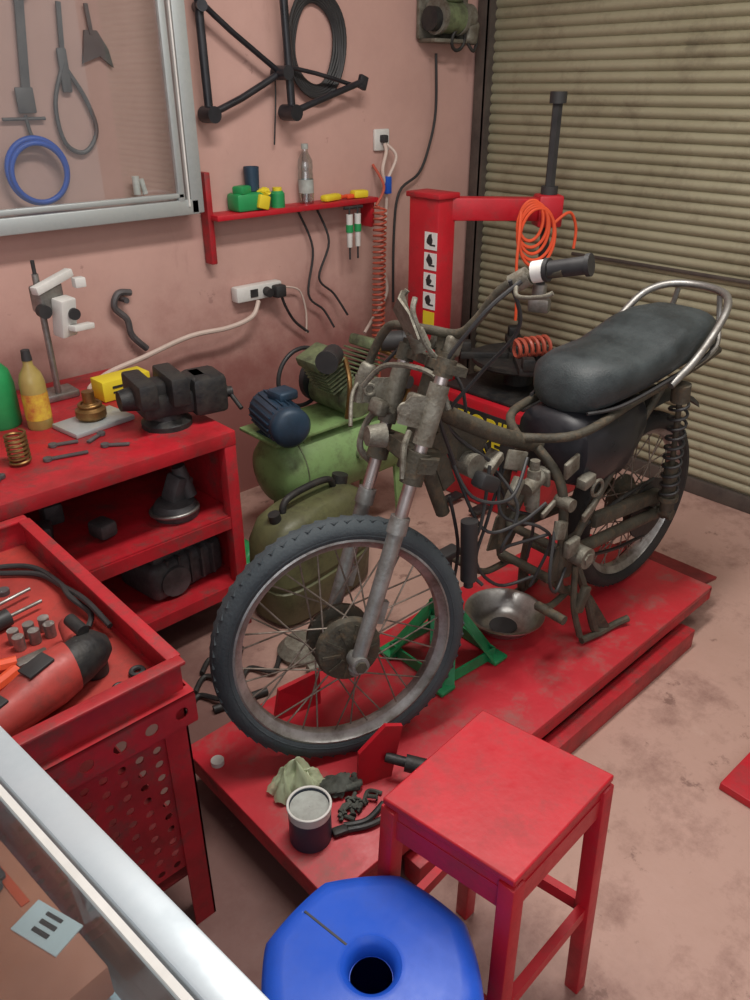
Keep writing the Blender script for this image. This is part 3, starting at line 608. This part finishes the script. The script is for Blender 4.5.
g=G('green_oil_jug',(.65,2.33,BZ));g.p('jug','lgreen',50).loft([[(.665+.055*k_*math.cos(2*math.pi*i/20),2.34+.045*k_*math.sin(2*math.pi*i/20),BZ+z) for i in range(20)] for k_,z in ((.9,0),(1,.01),(1,.13),(.85,.17),(.4,.20),(.35,.23))]).done()
g=G('coil_spring',(.60,2.02,BZ));g.p('spring','brass').helix((.60,2.04,BZ+.003),(.60,2.04,BZ+.09),.026,.004,7).done()
g=G('yellow_parts_box',(1.05,2.36,BZ))
g.p('carton','yellow').box((1.055,2.35,BZ+.035),(.17,.08,.066),rot=(0,0,2),bev=.003).done()
g.p('label_print','black').box((1.055,2.309,BZ+.045),(.10,.002,.008),rot=(0,0,2)).box((1.04,2.309,BZ+.028),(.07,.002,.006),rot=(0,0,2)).done()
g=G('spanner_pile',(1.0,2.25,BZ));mb=g.p('spanners','shade')
for k in range(11):
    x=random.uniform(.45,.9);y=random.uniform(1.92,2.08);a=random.uniform(0,3.14);L_=random.uniform(.03,.06)
    if abs(x-.6)<.09: continue
    d=Vector((math.cos(a),math.sin(a)*.5,0))*L_;c=Vector((x,y,BZ+.006));mb.beam(c-d,c+d,.012,.006,bev=.001).cyl(c+d-Vector((0,0,.004)),c+d+Vector((0,0,.004)),.012,seg=12)
mb.beam((1.0,2.2,BZ+.008),(1.10,2.16,BZ+.008),.02,.01).beam((1.02,2.27,BZ+.01),(1.12,2.2,BZ+.01),.03,.014).done()
g=G('brake_caliper_parts',(1.0,1.98,.42))
mb=g.p('housing','crank');mb.lathe([(.07,0),(.075,.02),(.06,.045),(.02,.05)],(1.0,1.98,.42),seg=26).box((1.02,1.99,.50),(.07,.06,.09),rot=(10,20,15),bev=.012).cyl((1.05,1.97,.47),(1.03,1.99,.57),.022).done()
g.p('disc','steel').torus((.99,1.97,.445),(0,.1,1),.072,.006).done()
g=G('engine_crankcase',(.98,2.0,.175))
mb=g.p('case','crank');mb.box((.98,2.02,.240),(.28,.20,.13),rot=(0,0,8),bev=.03,seg=4).box((.98,2.02,.315),(.24,.16,.03),rot=(0,0,8),bev=.012).cyl((.93,1.90,.235),(.93,1.95,.235),.05)
for k in range(5): mb.box((.90+.04*k,2.02,.255),(.008,.215,.11),rot=(0,0,8))
mb.done()
g=G('scrap_parts',(.55,2.1,.42));mb=g.p('pieces','crank')
for k in range(7): mb.box((.35+.07*k,2.0+.1*(k%3),.45),(.07,.06,.05+.02*(k%2)),rot=(0,0,17*k),bev=.012)
mb.done()
g=G('spark_plug_tins',(.6,2.0,.175));mb=g.p('tins','crank')
for k in range(5): mb.cyl((.45+.07*k,1.98+.06*(k%2),.176),(.45+.07*k,1.99+.06*(k%2),.25),.028,.02)
mb.done()
# ------------------------------------------------------------------ compressor
g=G('air_compressor',(1.78,2.10,0))
mb=g.p('tank','green',60);mb.lathe([(.001,-.36),(.06,-.355),(.11,-.335),(.142,-.29),(.145,-.27),(.145,.27),(.142,.29),(.11,.335),(.06,.355),(.001,.36)],(1.78,2.10,.37),(1,0,0),40).done()
g.p('tank_seams','pump').torus((1.51,2.10,.37),(1,0,0),.145,.003,48).torus((2.05,2.10,.37),(1,0,0),.145,.003,48).cyl((1.75,1.94,.40),(1.75,1.97,.40),.02).done()
mb=g.p('platform','green');mb.box((1.70,2.10,.52),(.60,.22,.012),bev=.003).box((1.55,2.10,.505),(.03,.18,.04)).box((1.9,2.10,.505),(.03,.18,.04)).done()
mb=g.p('feet','green')
for a in (1.55,2.0):
    for c in (1.98,2.22): mb.beam((a,c,.0),(a,c+(.03 if c<2.1 else -.03),.28),.05,.012,up=(0,1,0))
mb.done()
mb=g.p('motor','bluem',45);md=Vector((-.25,-1,0)).normalized();mo=Vector((1.49,2.16,.592))
mb.cyl(mo,mo+md*.19,.066,seg=32).lathe([(.067,0),(.070,.01),(.070,.03),(.055,.045),(.02,.05)],mo+md*.19,md,32)
for k in range(20):
    a=2*math.pi*k/20;o=md.orthogonal().normalized();o2=md.cross(o);d=o*math.cos(a)+o2*math.sin(a);mb.beam(mo+d*.067+md*.01,mo+d*.067+md*.18,.004,.012,up=d)
mb.box(mo+Vector((0,-.1,.077)),(.08,.08,.035),bev=.01).box(mo+Vector((-.02,-.09,-.067)),(.10,.12,.012)).done()
mb=g.p('pump_head','pump');px_=1.78
mb.cyl((px_,1.99,.595),(px_,2.2,.595),.07,seg=28)
for dx,rt in ((-.065,-35),(.065,35)):
    for k in range(7):
        h=.65+.014*k; mb.box((px_+dx*(.8+.12*k),2.07,h),(.11,.12,.006),rot=(0,rt*.6,0),bev=.002)
    mb.box((px_+dx*1.9,2.07,.76),(.11,.12,.04),rot=(0,rt*.6,0),bev=.01)
mb.done()
g.p('air_filters','black').cyl((px_-.10,2.01,.78),(px_-.17,1.96,.78),.036).cyl((px_+.12,2.01,.78),(px_+.19,1.97,.78),.036).cyl((px_-.17,1.96,.78),(px_-.18,1.953,.78),.040).cyl((px_+.19,1.97,.78),(px_+.20,1.963,.78),.040).done()
g.p('belt_guard','black').torus((1.70,2.22,.64),(0,1,0),.11,.008).cyl((px_,2.205,.62),(px_,2.23,.62),.09,seg=30).done()
g.p('pipes','brass').tube([(1.86,2.02,.77),(1.97,1.96,.70),(2.0,1.96,.58),(1.96,1.98,.49)],.009).tube([(1.74,2.02,.75),(1.70,1.95,.68),(1.70,1.97,.55)],.009).done()
g.p('pressure_switch','black').box((1.99,2.0,.57),(.07,.06,.09),bev=.01).cyl((1.99,1.97,.62),(1.99,1.945,.62),.025).done()
g=G('olive_fuel_can',(1.42,1.84,0))
mb=g.p('body','olive',50)
def sx_(z,hx,hy,n=24,e=4,cx_=1.41,cy_=1.83,rz=8):
    R=[];r_=math.radians(rz)
    for i in range(n):
        a=2*math.pi*i/n;ca,sa=math.cos(a),math.sin(a);x=hx*math.copysign(abs(ca)**(2/e),ca);y=hy*math.copysign(abs(sa)**(2/e),sa)
        R.append((cx_+x*math.cos(r_)-y*math.sin(r_),cy_+x*math.sin(r_)+y*math.cos(r_),z))
    return R
mb.loft([sx_(0,.21,.09),sx_(.02,.23,.105),sx_(.14,.235,.11),sx_(.145,.228,.103),sx_(.16,.228,.103),sx_(.165,.235,.11),sx_(.30,.23,.105),sx_(.36,.20,.09),sx_(.385,.15,.07)]).done()
g.p('handle','iron').tube([(1.28,1.81,.37),(1.30,1.815,.42),(1.40,1.83,.43),(1.50,1.84,.42),(1.53,1.85,.37)],.012,10).cyl((1.56,1.86,.36),(1.57,1.86,.41),.028).cyl((1.25,1.80,.36),(1.24,1.80,.40),.02).done()
single('green_rag','lgreen',80).blob((1.30,2.12,.05),(.09,.08,.05),.3,2.2,4,-.05,5).done()
# ------------------------------------------------------------------ tyre changer
g=G('tyre_changer',(2.6,1.95,0))
mb=g.p('base_cabinet','red');mb.box((2.62,1.90,.235),(.56,.49,.47),bev=.015).done()
g.p('base_top','iron').box((2.62,1.90,.478),(.50,.42,.016),bev=.005).done()
g.p('side_panel_label','black').box((2.337,1.90,.33),(.004,.46,.20)).done()
g.text('label_side','MOTOBIKE',.105,(2.3335,1.90,.37),(90,0,-90),'yellow')
g.text('label_side_lower','BIKE',.10,(2.3335,1.86,.285),(90,0,-90),'yellow')
g.p('corner_label','yellow').box((2.44,1.6525,.37),(.17,.004,.17)).done()
g.p('corner_label_panel','red').box((2.44,1.6495,.37),(.15,.003,.11)).done()
g.text('label_upper','MOTO',.05,(2.44,1.647,.385),(90,0,0),'black')
g.p('column','red').box((2.38,2.22,.84),(.10,.16,.76),bev=.008).box((2.38,2.22,.50),(.16,.2,.08),bev=.01).done()
mb=g.p('column_cap','redworn');mb.box((2.38,2.22,1.225),(.12,.18,.02),bev=.004).done()
mb=g.p('warning_stickers','sticker')
for k in range(4): mb.box((2.329,2.175,1.06-.078*k),(.003,.065,.066))
mb.done()
mb=g.p('sticker_icons','black')
for k in range(4): mb.blob((2.3275,2.18,1.065-.078*k),(.001,.016,.020),.4,3,2,None,k).box((2.3275,2.165,1.045-.078*k),(.001,.03,.007))
mb.done()
g.p('sticker_yellow','yellow').box((2.329,2.175,.755),(.003,.06,.055)).done()
ax_,ay_=2.745,1.935
mb=g.p('swing_arm','red');mb.beam((2.36,2.22,1.175),(ax_,ay_,1.165),.07,.085,bev=.006).box((ax_,ay_,1.16),(.10,.10,.12),rot=(0,0,-37),bev=.01).done()
mb=g.p('hex_shaft','black');mb.cyl((ax_,ay_,.80),(ax_,ay_,1.55),.020,seg=6).cyl((ax_,ay_,1.54),(ax_,ay_,1.58),.032,seg=20).cyl((ax_,ay_,1.22),(ax_,ay_,1.25),.033).done()
g.p('mount_head','steel').box((ax_-.02,ay_-.02,.79),(.05,.09,.06),rot=(0,0,20),bev=.012).cyl((ax_,ay_,.82),(ax_,ay_,.87),.03).done()
mb=g.p('turntable','iron');mb.lathe([(.06,.48),(.05,.56),(.19,.575),(.20,.585),(.20,.60),(.001,.60)],(2.60,1.90,0),seg=40)
for k in range(4):
    a=math.radians(45+90*k);mb.beam((2.60+.05*math.cos(a),1.90+.05*math.sin(a),.61),(2.60+.25*math.cos(a),1.90+.25*math.sin(a),.61),.07,.03,bev=.005).box((2.60+.23*math.cos(a),1.90+.23*math.sin(a),.64),(.05,.05,.05),rot=(0,0,45),bev=.008)
mb.done()
g.p('pedals','iron').box((2.28,1.80,.03),(.09,.05,.015),bev=.004).box((2.28,1.95,.03),(.09,.05,.015),bev=.004).done()
g=G('coiled_air_hose',(2.65,1.95,1.1));mb=g.p('hose','orange')
for k in range(5):
    r_=.060+.007*k;c=Vector((2.645+.006*k,1.955-.005*k,1.135-.016*k));pts=[c+Vector((.8,-.6,0))*(r_*math.cos(t_))*(.8+.1*(k%2))+Vector((0,0,1))*(r_*1.25*math.sin(t_)) +Vector((-.6,-.8,0))*.050 for t_ in [2*math.pi*i/16 for i in range(16)]];mb.tube(pts,.0065,7,3,closed=True)
mb.tube([(2.58,1.94,1.17),(2.555,1.92,1.08),(2.54,1.91,.98),(2.545,1.90,.86),(2.55,1.90,.76)],.006).tube([(2.70,1.87,1.12),(2.76,1.84,1.16),(2.80,1.83,1.10),(2.80,1.83,1.02)],.006).done()
g=G('orange_hose_coil',(2.6,1.83,.68));g.p('coil','orangecoil').helix((2.50,1.86,.66),(2.66,1.80,.66),.036,.008,6).done()
g=G('spiral_airline',(2.30,2.53,.9));g.p('spiral','orangecoil').helix((2.39,2.53,1.15),(2.38,2.53,.56),.026,.005,26).tube([(2.39,2.555,1.15),(2.45,2.57,1.22),(2.46,2.65,1.30)],.006).tube([(2.38,2.53,.56),(2.36,2.50,.40),(2.30,2.45,.15),(2.25,2.40,.006)],.006).done()
# ------------------------------------------------------------------ wall shelf
g=G('wall_shelf',(2.0,2.61,1.2))
g.p('board','red').box((2.01,2.61,1.172),(.80,.10,.020),bev=.003).done()
g.p('side_board','redworn').box((1.61,2.63,1.165),(.024,.05,.32),bev=.003).done()
g.p('bracket','red').box((2.40,2.62,1.12),(.02,.07,.12),bev=.003).done()
SZ=1.182
g=G('paint_scraper_tub',(1.79,2.61,SZ));g.p('tub','lgreen').box((1.785,2.61,SZ+.032),(.15,.08,.064),bev=.012).box((1.75,2.60,SZ+.075),(.06,.05,.03),rot=(0,0,20),bev=.008).done()
g.p('trim','yellow').box((1.82,2.565,SZ+.03),(.05,.02,.05),rot=(0,15,0),bev=.006).blob((1.84,2.59,SZ+.06),(.025,.025,.018),.3,2).done()
g=G('dark_mug',(1.82,2.63,SZ));g.p('mug','bluem').lathe([(.001,.066),(.026,.066),(.029,.15),(.026,.15),(.024,.08),(.001,.08)],(1.815,2.625,SZ),seg=24,caps=False).done()
g=G('spray_can_small',(1.92,2.60,SZ));g.p('tin','lgreen').lathe([(.001,0),(.028,0),(.028,.05),(.02,.06),(.001,.06)],(1.915,2.605,SZ),seg=20,caps=False).done();g.p('lid','yellow').cyl((1.915,2.605,SZ+.058),(1.915,2.605,SZ+.072),.018).done()
bxx=2.065
g=G('plastic_bottle',(bxx,2.615,SZ))
g.p('bottle','petb',60).lathe([(.001,0),(.028,0),(.030,.01),(.030,.11),(.027,.12),(.030,.13),(.028,.16),(.012,.19),(.012,.20)],(bxx,2.615,SZ),seg=24,caps=False).done()
g.p('cap','grey').cyl((bxx,2.615,SZ+.20),(bxx,2.615,SZ+.218),.014).done();g.p('label','grey').lathe([(.0305,.04),(.0305,.09)],(bxx,2.615,SZ),seg=24,caps=False).done()
g=G('sealant_tube',(2.18,2.60,SZ));g.p('tube','yellow').box((2.18,2.60,SZ+.014),(.10,.04,.026),rot=(0,0,12),bev=.01).done();g.p('nozzle','orange').cyl((2.23,2.60,SZ+.012),(2.26,2.605,SZ+.010),.010,.006).done()
g=G('box_cutter',(2.31,2.60,SZ));g.p('cutter','yellow').box((2.335,2.60,SZ+.016),(.07,.045,.03),rot=(0,0,-10),bev=.008).done();g.p('blade','orange').box((2.285,2.605,SZ+.01),(.04,.03,.016),bev=.004).done()
g=G('hanging_screwdrivers',(2.28,2.55,1.05))
g.p('handles','white').cyl((2.235,2.55,1.13),(2.235,2.55,1.00),.014,.011).cyl((2.28,2.55,1.13),(2.28,2.55,1.00),.014,.011).done();g.p('bands','lgreen').cyl((2.235,2.55,1.09),(2.235,2.55,1.06),.0155).cyl((2.28,2.55,1.09),(2.28,2.55,1.06),.0155).done()
g.p('rail','black').cyl((2.21,2.555,1.155),(2.31,2.555,1.155),.006).cyl((2.235,2.55,1.155),(2.235,2.55,.95),.004).cyl((2.28,2.55,1.155),(2.28,2.55,.95),.004).done()
# ------------------------------------------------------------------ sockets and cables
g=G('wall_socket',(2.51,2.65,1.39));g.p('plate','white').box((2.51,2.652,1.395),(.085,.016,.085),bev=.006).done();g.p('plug','black').box((2.51,2.635,1.40),(.03,.03,.03),bev=.006).done()
g=G('hanging_cable',(2.5,2.62,1.1));g.p('cable','cream').tube([(2.51,2.63,1.38),(2.50,2.61,1.35),(2.47,2.60,1.28),(2.50,2.61,1.20),(2.51,2.62,1.10),(2.50,2.63,.90),(2.52,2.62,.76),(2.44,2.62,.66),(2.36,2.60,.60)],.0075).tube([(2.52,2.63,1.38),(2.55,2.60,1.33),(2.50,2.60,1.24),(2.505,2.61,1.18)],.0065).done();g.p('clip','bluehose').box((2.50,2.60,1.22),(.03,.025,.07),bev=.005).done()
g=G('power_strip',(1.81,2.63,.87));g.p('strip','white').box((1.81,2.635,.87),(.22,.045,.06),bev=.008).done()
g.p('outlets','black').box((1.78,2.611,.87),(.035,.004,.03)).cyl((1.84,2.615,.87),(1.84,2.585,.865),.018).box((1.89,2.595,.865),(.05,.04,.05),bev=.008).done()
g=G('extension_cord',(1.4,2.55,.8));g.p('cord','cream').tube([(1.79,2.60,.84),(1.74,2.58,.79),(1.62,2.57,.77),(1.45,2.57,.77),(1.25,2.56,.735),(1.10,2.53,.72),(.99,2.45,.712),(.99,2.41,.712)],.009).done()
g=G('wall_cables',(2.1,2.63,.8));mb=g.p('cables','black')
mb.tube([(1.89,2.59,.87),(1.92,2.60,.80),(1.98,2.62,.72),(2.05,2.62,.66)],.006).tube([(2.04,2.64,1.15),(2.10,2.63,1.0),(2.06,2.62,.82),(2.14,2.62,.74),(2.18,2.60,.66)],.005).tube([(2.13,2.63,1.15),(2.18,2.62,1.02),(2.12,2.62,.88),(2.2,2.62,.8),(2.26,2.60,.70)],.005)
mb.tube([(2.80,2.62,1.72),(2.82,2.63,1.50),(2.78,2.63,1.35),(2.72,2.63,1.25),(2.60,2.63,1.18),(2.57,2.63,1.0),(2.57,2.63,.7)],.006).done()
g.p('red_cable','cream').tube([(1.94,2.62,.87),(2.02,2.63,.84),(2.05,2.63,.75),(2.04,2.62,.66)],.004).done()
g=G('iron_hook',(1.24,2.63,.9));g.p('hook','shade').tube([(1.27,2.635,.95),(1.22,2.63,.955),(1.20,2.63,.91),(1.24,2.63,.86),(1.25,2.63,.80),(1.30,2.63,.74)],.012,8).cyl((1.24,2.61,.93),(1.24,2.665,.93),.010).done()
g=G('wall_mounted_motor',(2.82,2.6,1.85))
g.p('bracket','grimel').box((2.86,2.645,1.87),(.30,.02,.20),bev=.005).box((2.82,2.60,1.765),(.20,.10,.015),bev=.004).done()
g.p('case_covers','grimel',50).cyl((2.735,2.57,1.85),(2.755,2.57,1.85),.066,seg=28).cyl((2.87,2.57,1.85),(2.885,2.57,1.85),.066,seg=28).cyl((2.885,2.57,1.85),(2.95,2.57,1.86),.045).box((2.95,2.58,1.80),(.07,.08,.09),rot=(0,10,0),bev=.015).done()
g.p('motor_body','pump',50).cyl((2.755,2.57,1.85),(2.87,2.57,1.85),.06,seg=28).box((2.81,2.56,1.92),(.09,.08,.04),bev=.012).done()
g.p('pulley','iron').cyl((2.70,2.57,1.84),(2.735,2.57,1.84),.045).torus((2.86,2.55,1.77),(0,1,.2),.04,.007).tube([(2.92,2.56,1.77),(2.96,2.55,1.73),(2.99,2.56,1.78),(2.98,2.57,1.86)],.007).done()
g=G('bicycle_frame',(1.95,2.6,1.65));mb=g.p('tubes','blackgloss')
V=2.60
mb.tube([(1.64,V,1.95),(1.635,V,1.80),(1.64,V,1.52)],.015,10,2).tube([(1.66,V,1.83),(1.76,V,1.76),(1.955,V,1.64)],.010,10,2).tube([(1.64,V,1.51),(1.78,V,1.56),(1.955,V,1.64)],.012,10,2)
mb.tube([(1.965,V-.02,1.95),(1.975,V-.02,1.75),(1.985,V-.02,1.51)],.015,10,2).tube([(1.985,V-.02,1.51),(2.12,V-.02,1.55),(2.33,V-.02,1.61)],.012,10,2).tube([(1.98,V,1.66),(2.12,V,1.64),(2.30,V-.01,1.60)],.008,10,2)
mb.cyl((1.955,V-.05,1.64),(1.955,V+.03,1.64),.024).cyl((1.64,V-.035,1.51),(1.64,V+.035,1.51),.027).cyl((1.985,V-.05,1.51),(1.985,V+.03,1.51),.028).box((2.34,V-.02,1.61),(.04,.02,.05),rot=(0,20,0),bev=.004).cyl((1.63,V-.03,1.83),(1.66,V+.05,1.83),.018).done()
g.p('hook_cord','black').tube([(1.93,V,1.66),(1.95,V+.03,1.56),(1.94,V+.04,1.40)],.003).done()
g=G('cable_coil',(2.16,2.64,1.74));mb=g.p('coil','black')
for k in range(7):
    mb.tube([(2.155+(.098+.007*k)*math.cos(t_)+.005*math.sin(3*t_+k),2.646-.003*k,1.735+(.138+.007*k)*math.sin(t_)) for t_ in [2*math.pi*i/20 for i in range(20)]],.0068,7,2,closed=True)
mb.done()
# ------------------------------------------------------------------ framed glass tool panel
g=G('glass_tool_cabinet',(.95,2.6,1.7))
mb=g.p('frame','alu')
mb.box((1.535,2.60,1.80),(.050,.08,1.20),bev=.004).box((.90,2.60,1.222),(1.28,.08,.05),bev=.004).box((.90,2.60,2.42),(1.28,.08,.05),bev=.004).box((.28,2.60,1.80),(.055,.08,1.20),bev=.004)
mb.box((1.475,2.57,1.80),(.024,.02,1.12),bev=.003).box((.90,2.57,1.262),(1.17,.02,.016),bev=.003).done()
g.p('bead','white').box((1.500,2.562,1.80),(.006,.012,1.15)).done()
g.p('glass','glass').box((.89,2.575,1.83),(1.14,.004,1.12)).done()
g=G('hanging_tools',(1.1,2.64,1.6))
mb=g.p('wrench','shade')
V=2.645
mb.beam((1.065,V,1.83),(1.035,V,1.58),.026,.008,up=(0,1,0)).box((1.03,V,1.56),(.055,.01,.07),bev=.004).cyl((1.07,V-.005,1.84),(1.07,V+.005,1.84),.025)
mb.beam((1.18,V,1.82),(1.165,V,1.66),.014,.008,up=(0,1,0)).tube([(1.165,V,1.66),(1.12,V,1.55),(1.13,V,1.44),(1.19,V,1.41),(1.24,V,1.47),(1.22,V,1.56),(1.175,V,1.64)],.007,8,5).box((1.165,V,1.64),(.03,.012,.12),bev=.004)
mb.beam((1.265,V,1.82),(1.27,V,1.74),.012,.008,up=(0,1,0)).prism([(1.23,V,1.66),(1.25,V,1.75),(1.29,V,1.75),(1.32,V,1.70),(1.33,V,1.65),(1.29,V,1.68)],(0,.01,0)).cyl((.95,V,1.51),(1.08,V,1.51),.005)
mb.tube([(1.02,V,1.52),(1.03,V,1.46),(1.06,V,1.44)],.006).done()
g=G('blue_hose_ring',(1.03,2.62,1.36));g.p('hose','bluehose').torus((1.02,2.625,1.365),(0,1,0),.092,.009,48,10).torus((1.02,2.614,1.36),(0,1,.05),.085,.008,48,10).done()
g=G('small_fitting',(1.36,2.61,1.30));g.p('fitting','white').cyl((1.34,2.62,1.272),(1.34,2.62,1.33),.012).cyl((1.37,2.62,1.272),(1.36,2.62,1.32),.009).done()
# ------------------------------------------------------------------ display case foreground
g=G('glass_display_case',(-.15,.45,0),4)
CZ=.95
def cl(k,off):
    a=Vector((.205,.10,0));b_=Vector((.118,.98,0));d=(b_-a).normalized();nn=Vector((-d.y,d.x,0));return a+(b_-a)*k+nn*off
def P3(k,off,z): p=cl(k,off);return (p.x,p.y,z)
mb=g.p('top_frame','case')
mb.beam(P3(0,.018,CZ),P3(1,.018,CZ),.036,.035,bev=.004)
mb.beam(P3(0,.55,CZ),P3(1,.55,CZ),.044,.035,bev=.004)
mb.beam(P3(.02,.02,CZ),P3(.02,.56,CZ),.044,.035,bev=.004).beam(P3(.98,.02,CZ),P3(.98,.56,CZ),.044,.035,bev=.004)
for k in (.01,.99):
    for o in (.02,.55): mb.beam(P3(k,o,0),P3(k,o,CZ-.01),.035,.035,up=(0,1,0),bev=.003)
mb.beam(P3(0,.02,.03),P3(1,.02,.03),.035,.06).beam(P3(0,.02,.64),P3(1,.02,.64),.02,.02)
mb.done()
g.p('inner_bead','white').beam(P3(.03,.043,CZ+.010),P3(.97,.043,CZ+.010),.007,.010).done()
g.p('top_glass','cglass').prism([P3(.02,.04,CZ+.006),P3(.98,.04,CZ+.006),P3(.98,.54,CZ+.006),P3(.02,.54,CZ+.006)],(0,0,.004)).done()
g.p('front_glass','cglass').prism([P3(.03,.012,.06),P3(.97,.012,.06),P3(.97,.012,CZ-.02),P3(.03,.012,CZ-.02)],(-.004,0,0)).done()
g.p('shelf','casein').prism([P3(.02,.03,.70),P3(.98,.03,.70),P3(.98,.54,.70),P3(.02,.54,.70)],(0,0,.01)).prism([P3(.02,.03,.08),P3(.98,.03,.08),P3(.98,.54,.08),P3(.02,.54,.08)],(0,0,.01)).done()
g=G('orange_parts_box',(.06,.68,.71))
g.p('carton','boxor').box((.060,.69,.735),(.125,.26,.05),rot=(0,0,6),bev=.003).done()
g.p('label','sticker').box((.105,.655,.761),(.04,.07,.002),rot=(0,0,20)).done()
g.p('icons','black').box((.097,.653,.7625),(.005,.024,.001),rot=(0,0,20)).box((.107,.656,.7625),(.005,.024,.001),rot=(0,0,20)).box((.116,.660,.7625),(.004,.024,.001),rot=(0,0,20)).blob((.07,.765,.764),(.025,.03,.006),.3,3).done()
g.p('stripe','orange').box((.095,.735,.761),(.010,.07,.001),rot=(0,0,6)).done()
g=G('dark_parts_tray',(.0,.45,.71));g.p('tray','black').box((.06,.42,.72),(.16,.18,.02),rot=(0,0,5),bev=.004).done();g.p('pieces','grimel').blob((.06,.42,.74),(.05,.06,.012),.3,3).done()
# ------------------------------------------------------------------ floor bits
single('red_ramp_plate','red').box((1.86,.24,.012),(.50,.38,.024),rot=(0,0,-2),bev=.004).done()
g=G('scrap_cables',(.9,1.62,0));mb=g.p('cables','iron')
for k in range(4):
    c=Vector((.76+.06*k,1.60+.06*(k%3),.012));mb.tube([c,c+Vector((.06,.04,.0)),c+Vector((.10,-.03,.01)),c+Vector((.16,.02,0))],.008,7)
mb.cyl((.82,1.56,.012),(.98,1.52,.012),.012).done()
g=G('cast_iron_gear',(1.16,1.60,0));g.p('gear','grimel').lathe([(.02,0),(.07,0),(.075,.02),(.05,.05),(.02,.055)],(1.17,1.6,0),seg=24).cyl((1.12,1.50,.02),(1.2,1.48,.02),.018).done()
# ------------------------------------------------------------------ lights, world, camera
def area(name,loc,sx,sy,e,col,rot=(0,0,0)):
    la=D.lights.new(name,'AREA');la.shape='RECTANGLE';la.size=sx;la.size_y=sy;la.energy=e;la.color=col
    o=link(D.objects.new(name,la));o.location=loc;o.rotation_euler=[math.radians(a) for a in rot];return o
area('ceiling_lamp',(1.15,1.0,2.85),1.2,.25,52,(1,.955,.90))
area('ceiling_lamp.001',(2.3,.2,2.85),.6,.4,14,(1,.955,.90))
area('street_daylight',(-.9,-1.0,1.9),2.6,1.8,28,(.97,.97,1.0),(72,0,-43))
w=D.worlds.new('World');SC.world=w;w.use_nodes=True;w.node_tree.nodes['Background'].inputs[0].default_value=(1.0,.96,.95,1);w.node_tree.nodes['Background'].inputs[1].default_value=.40
cd=D.cameras.new('camera');co=link(D.objects.new('camera',cd));SC.camera=co
co.location=(0,0,1.6);co.rotation_euler=(math.radians(62),0,-math.atan2(.682,.731))
cd.sensor_fit='VERTICAL';cd.sensor_height=24;cd.sensor_width=18;cd.lens=.78*24;cd.clip_start=.02
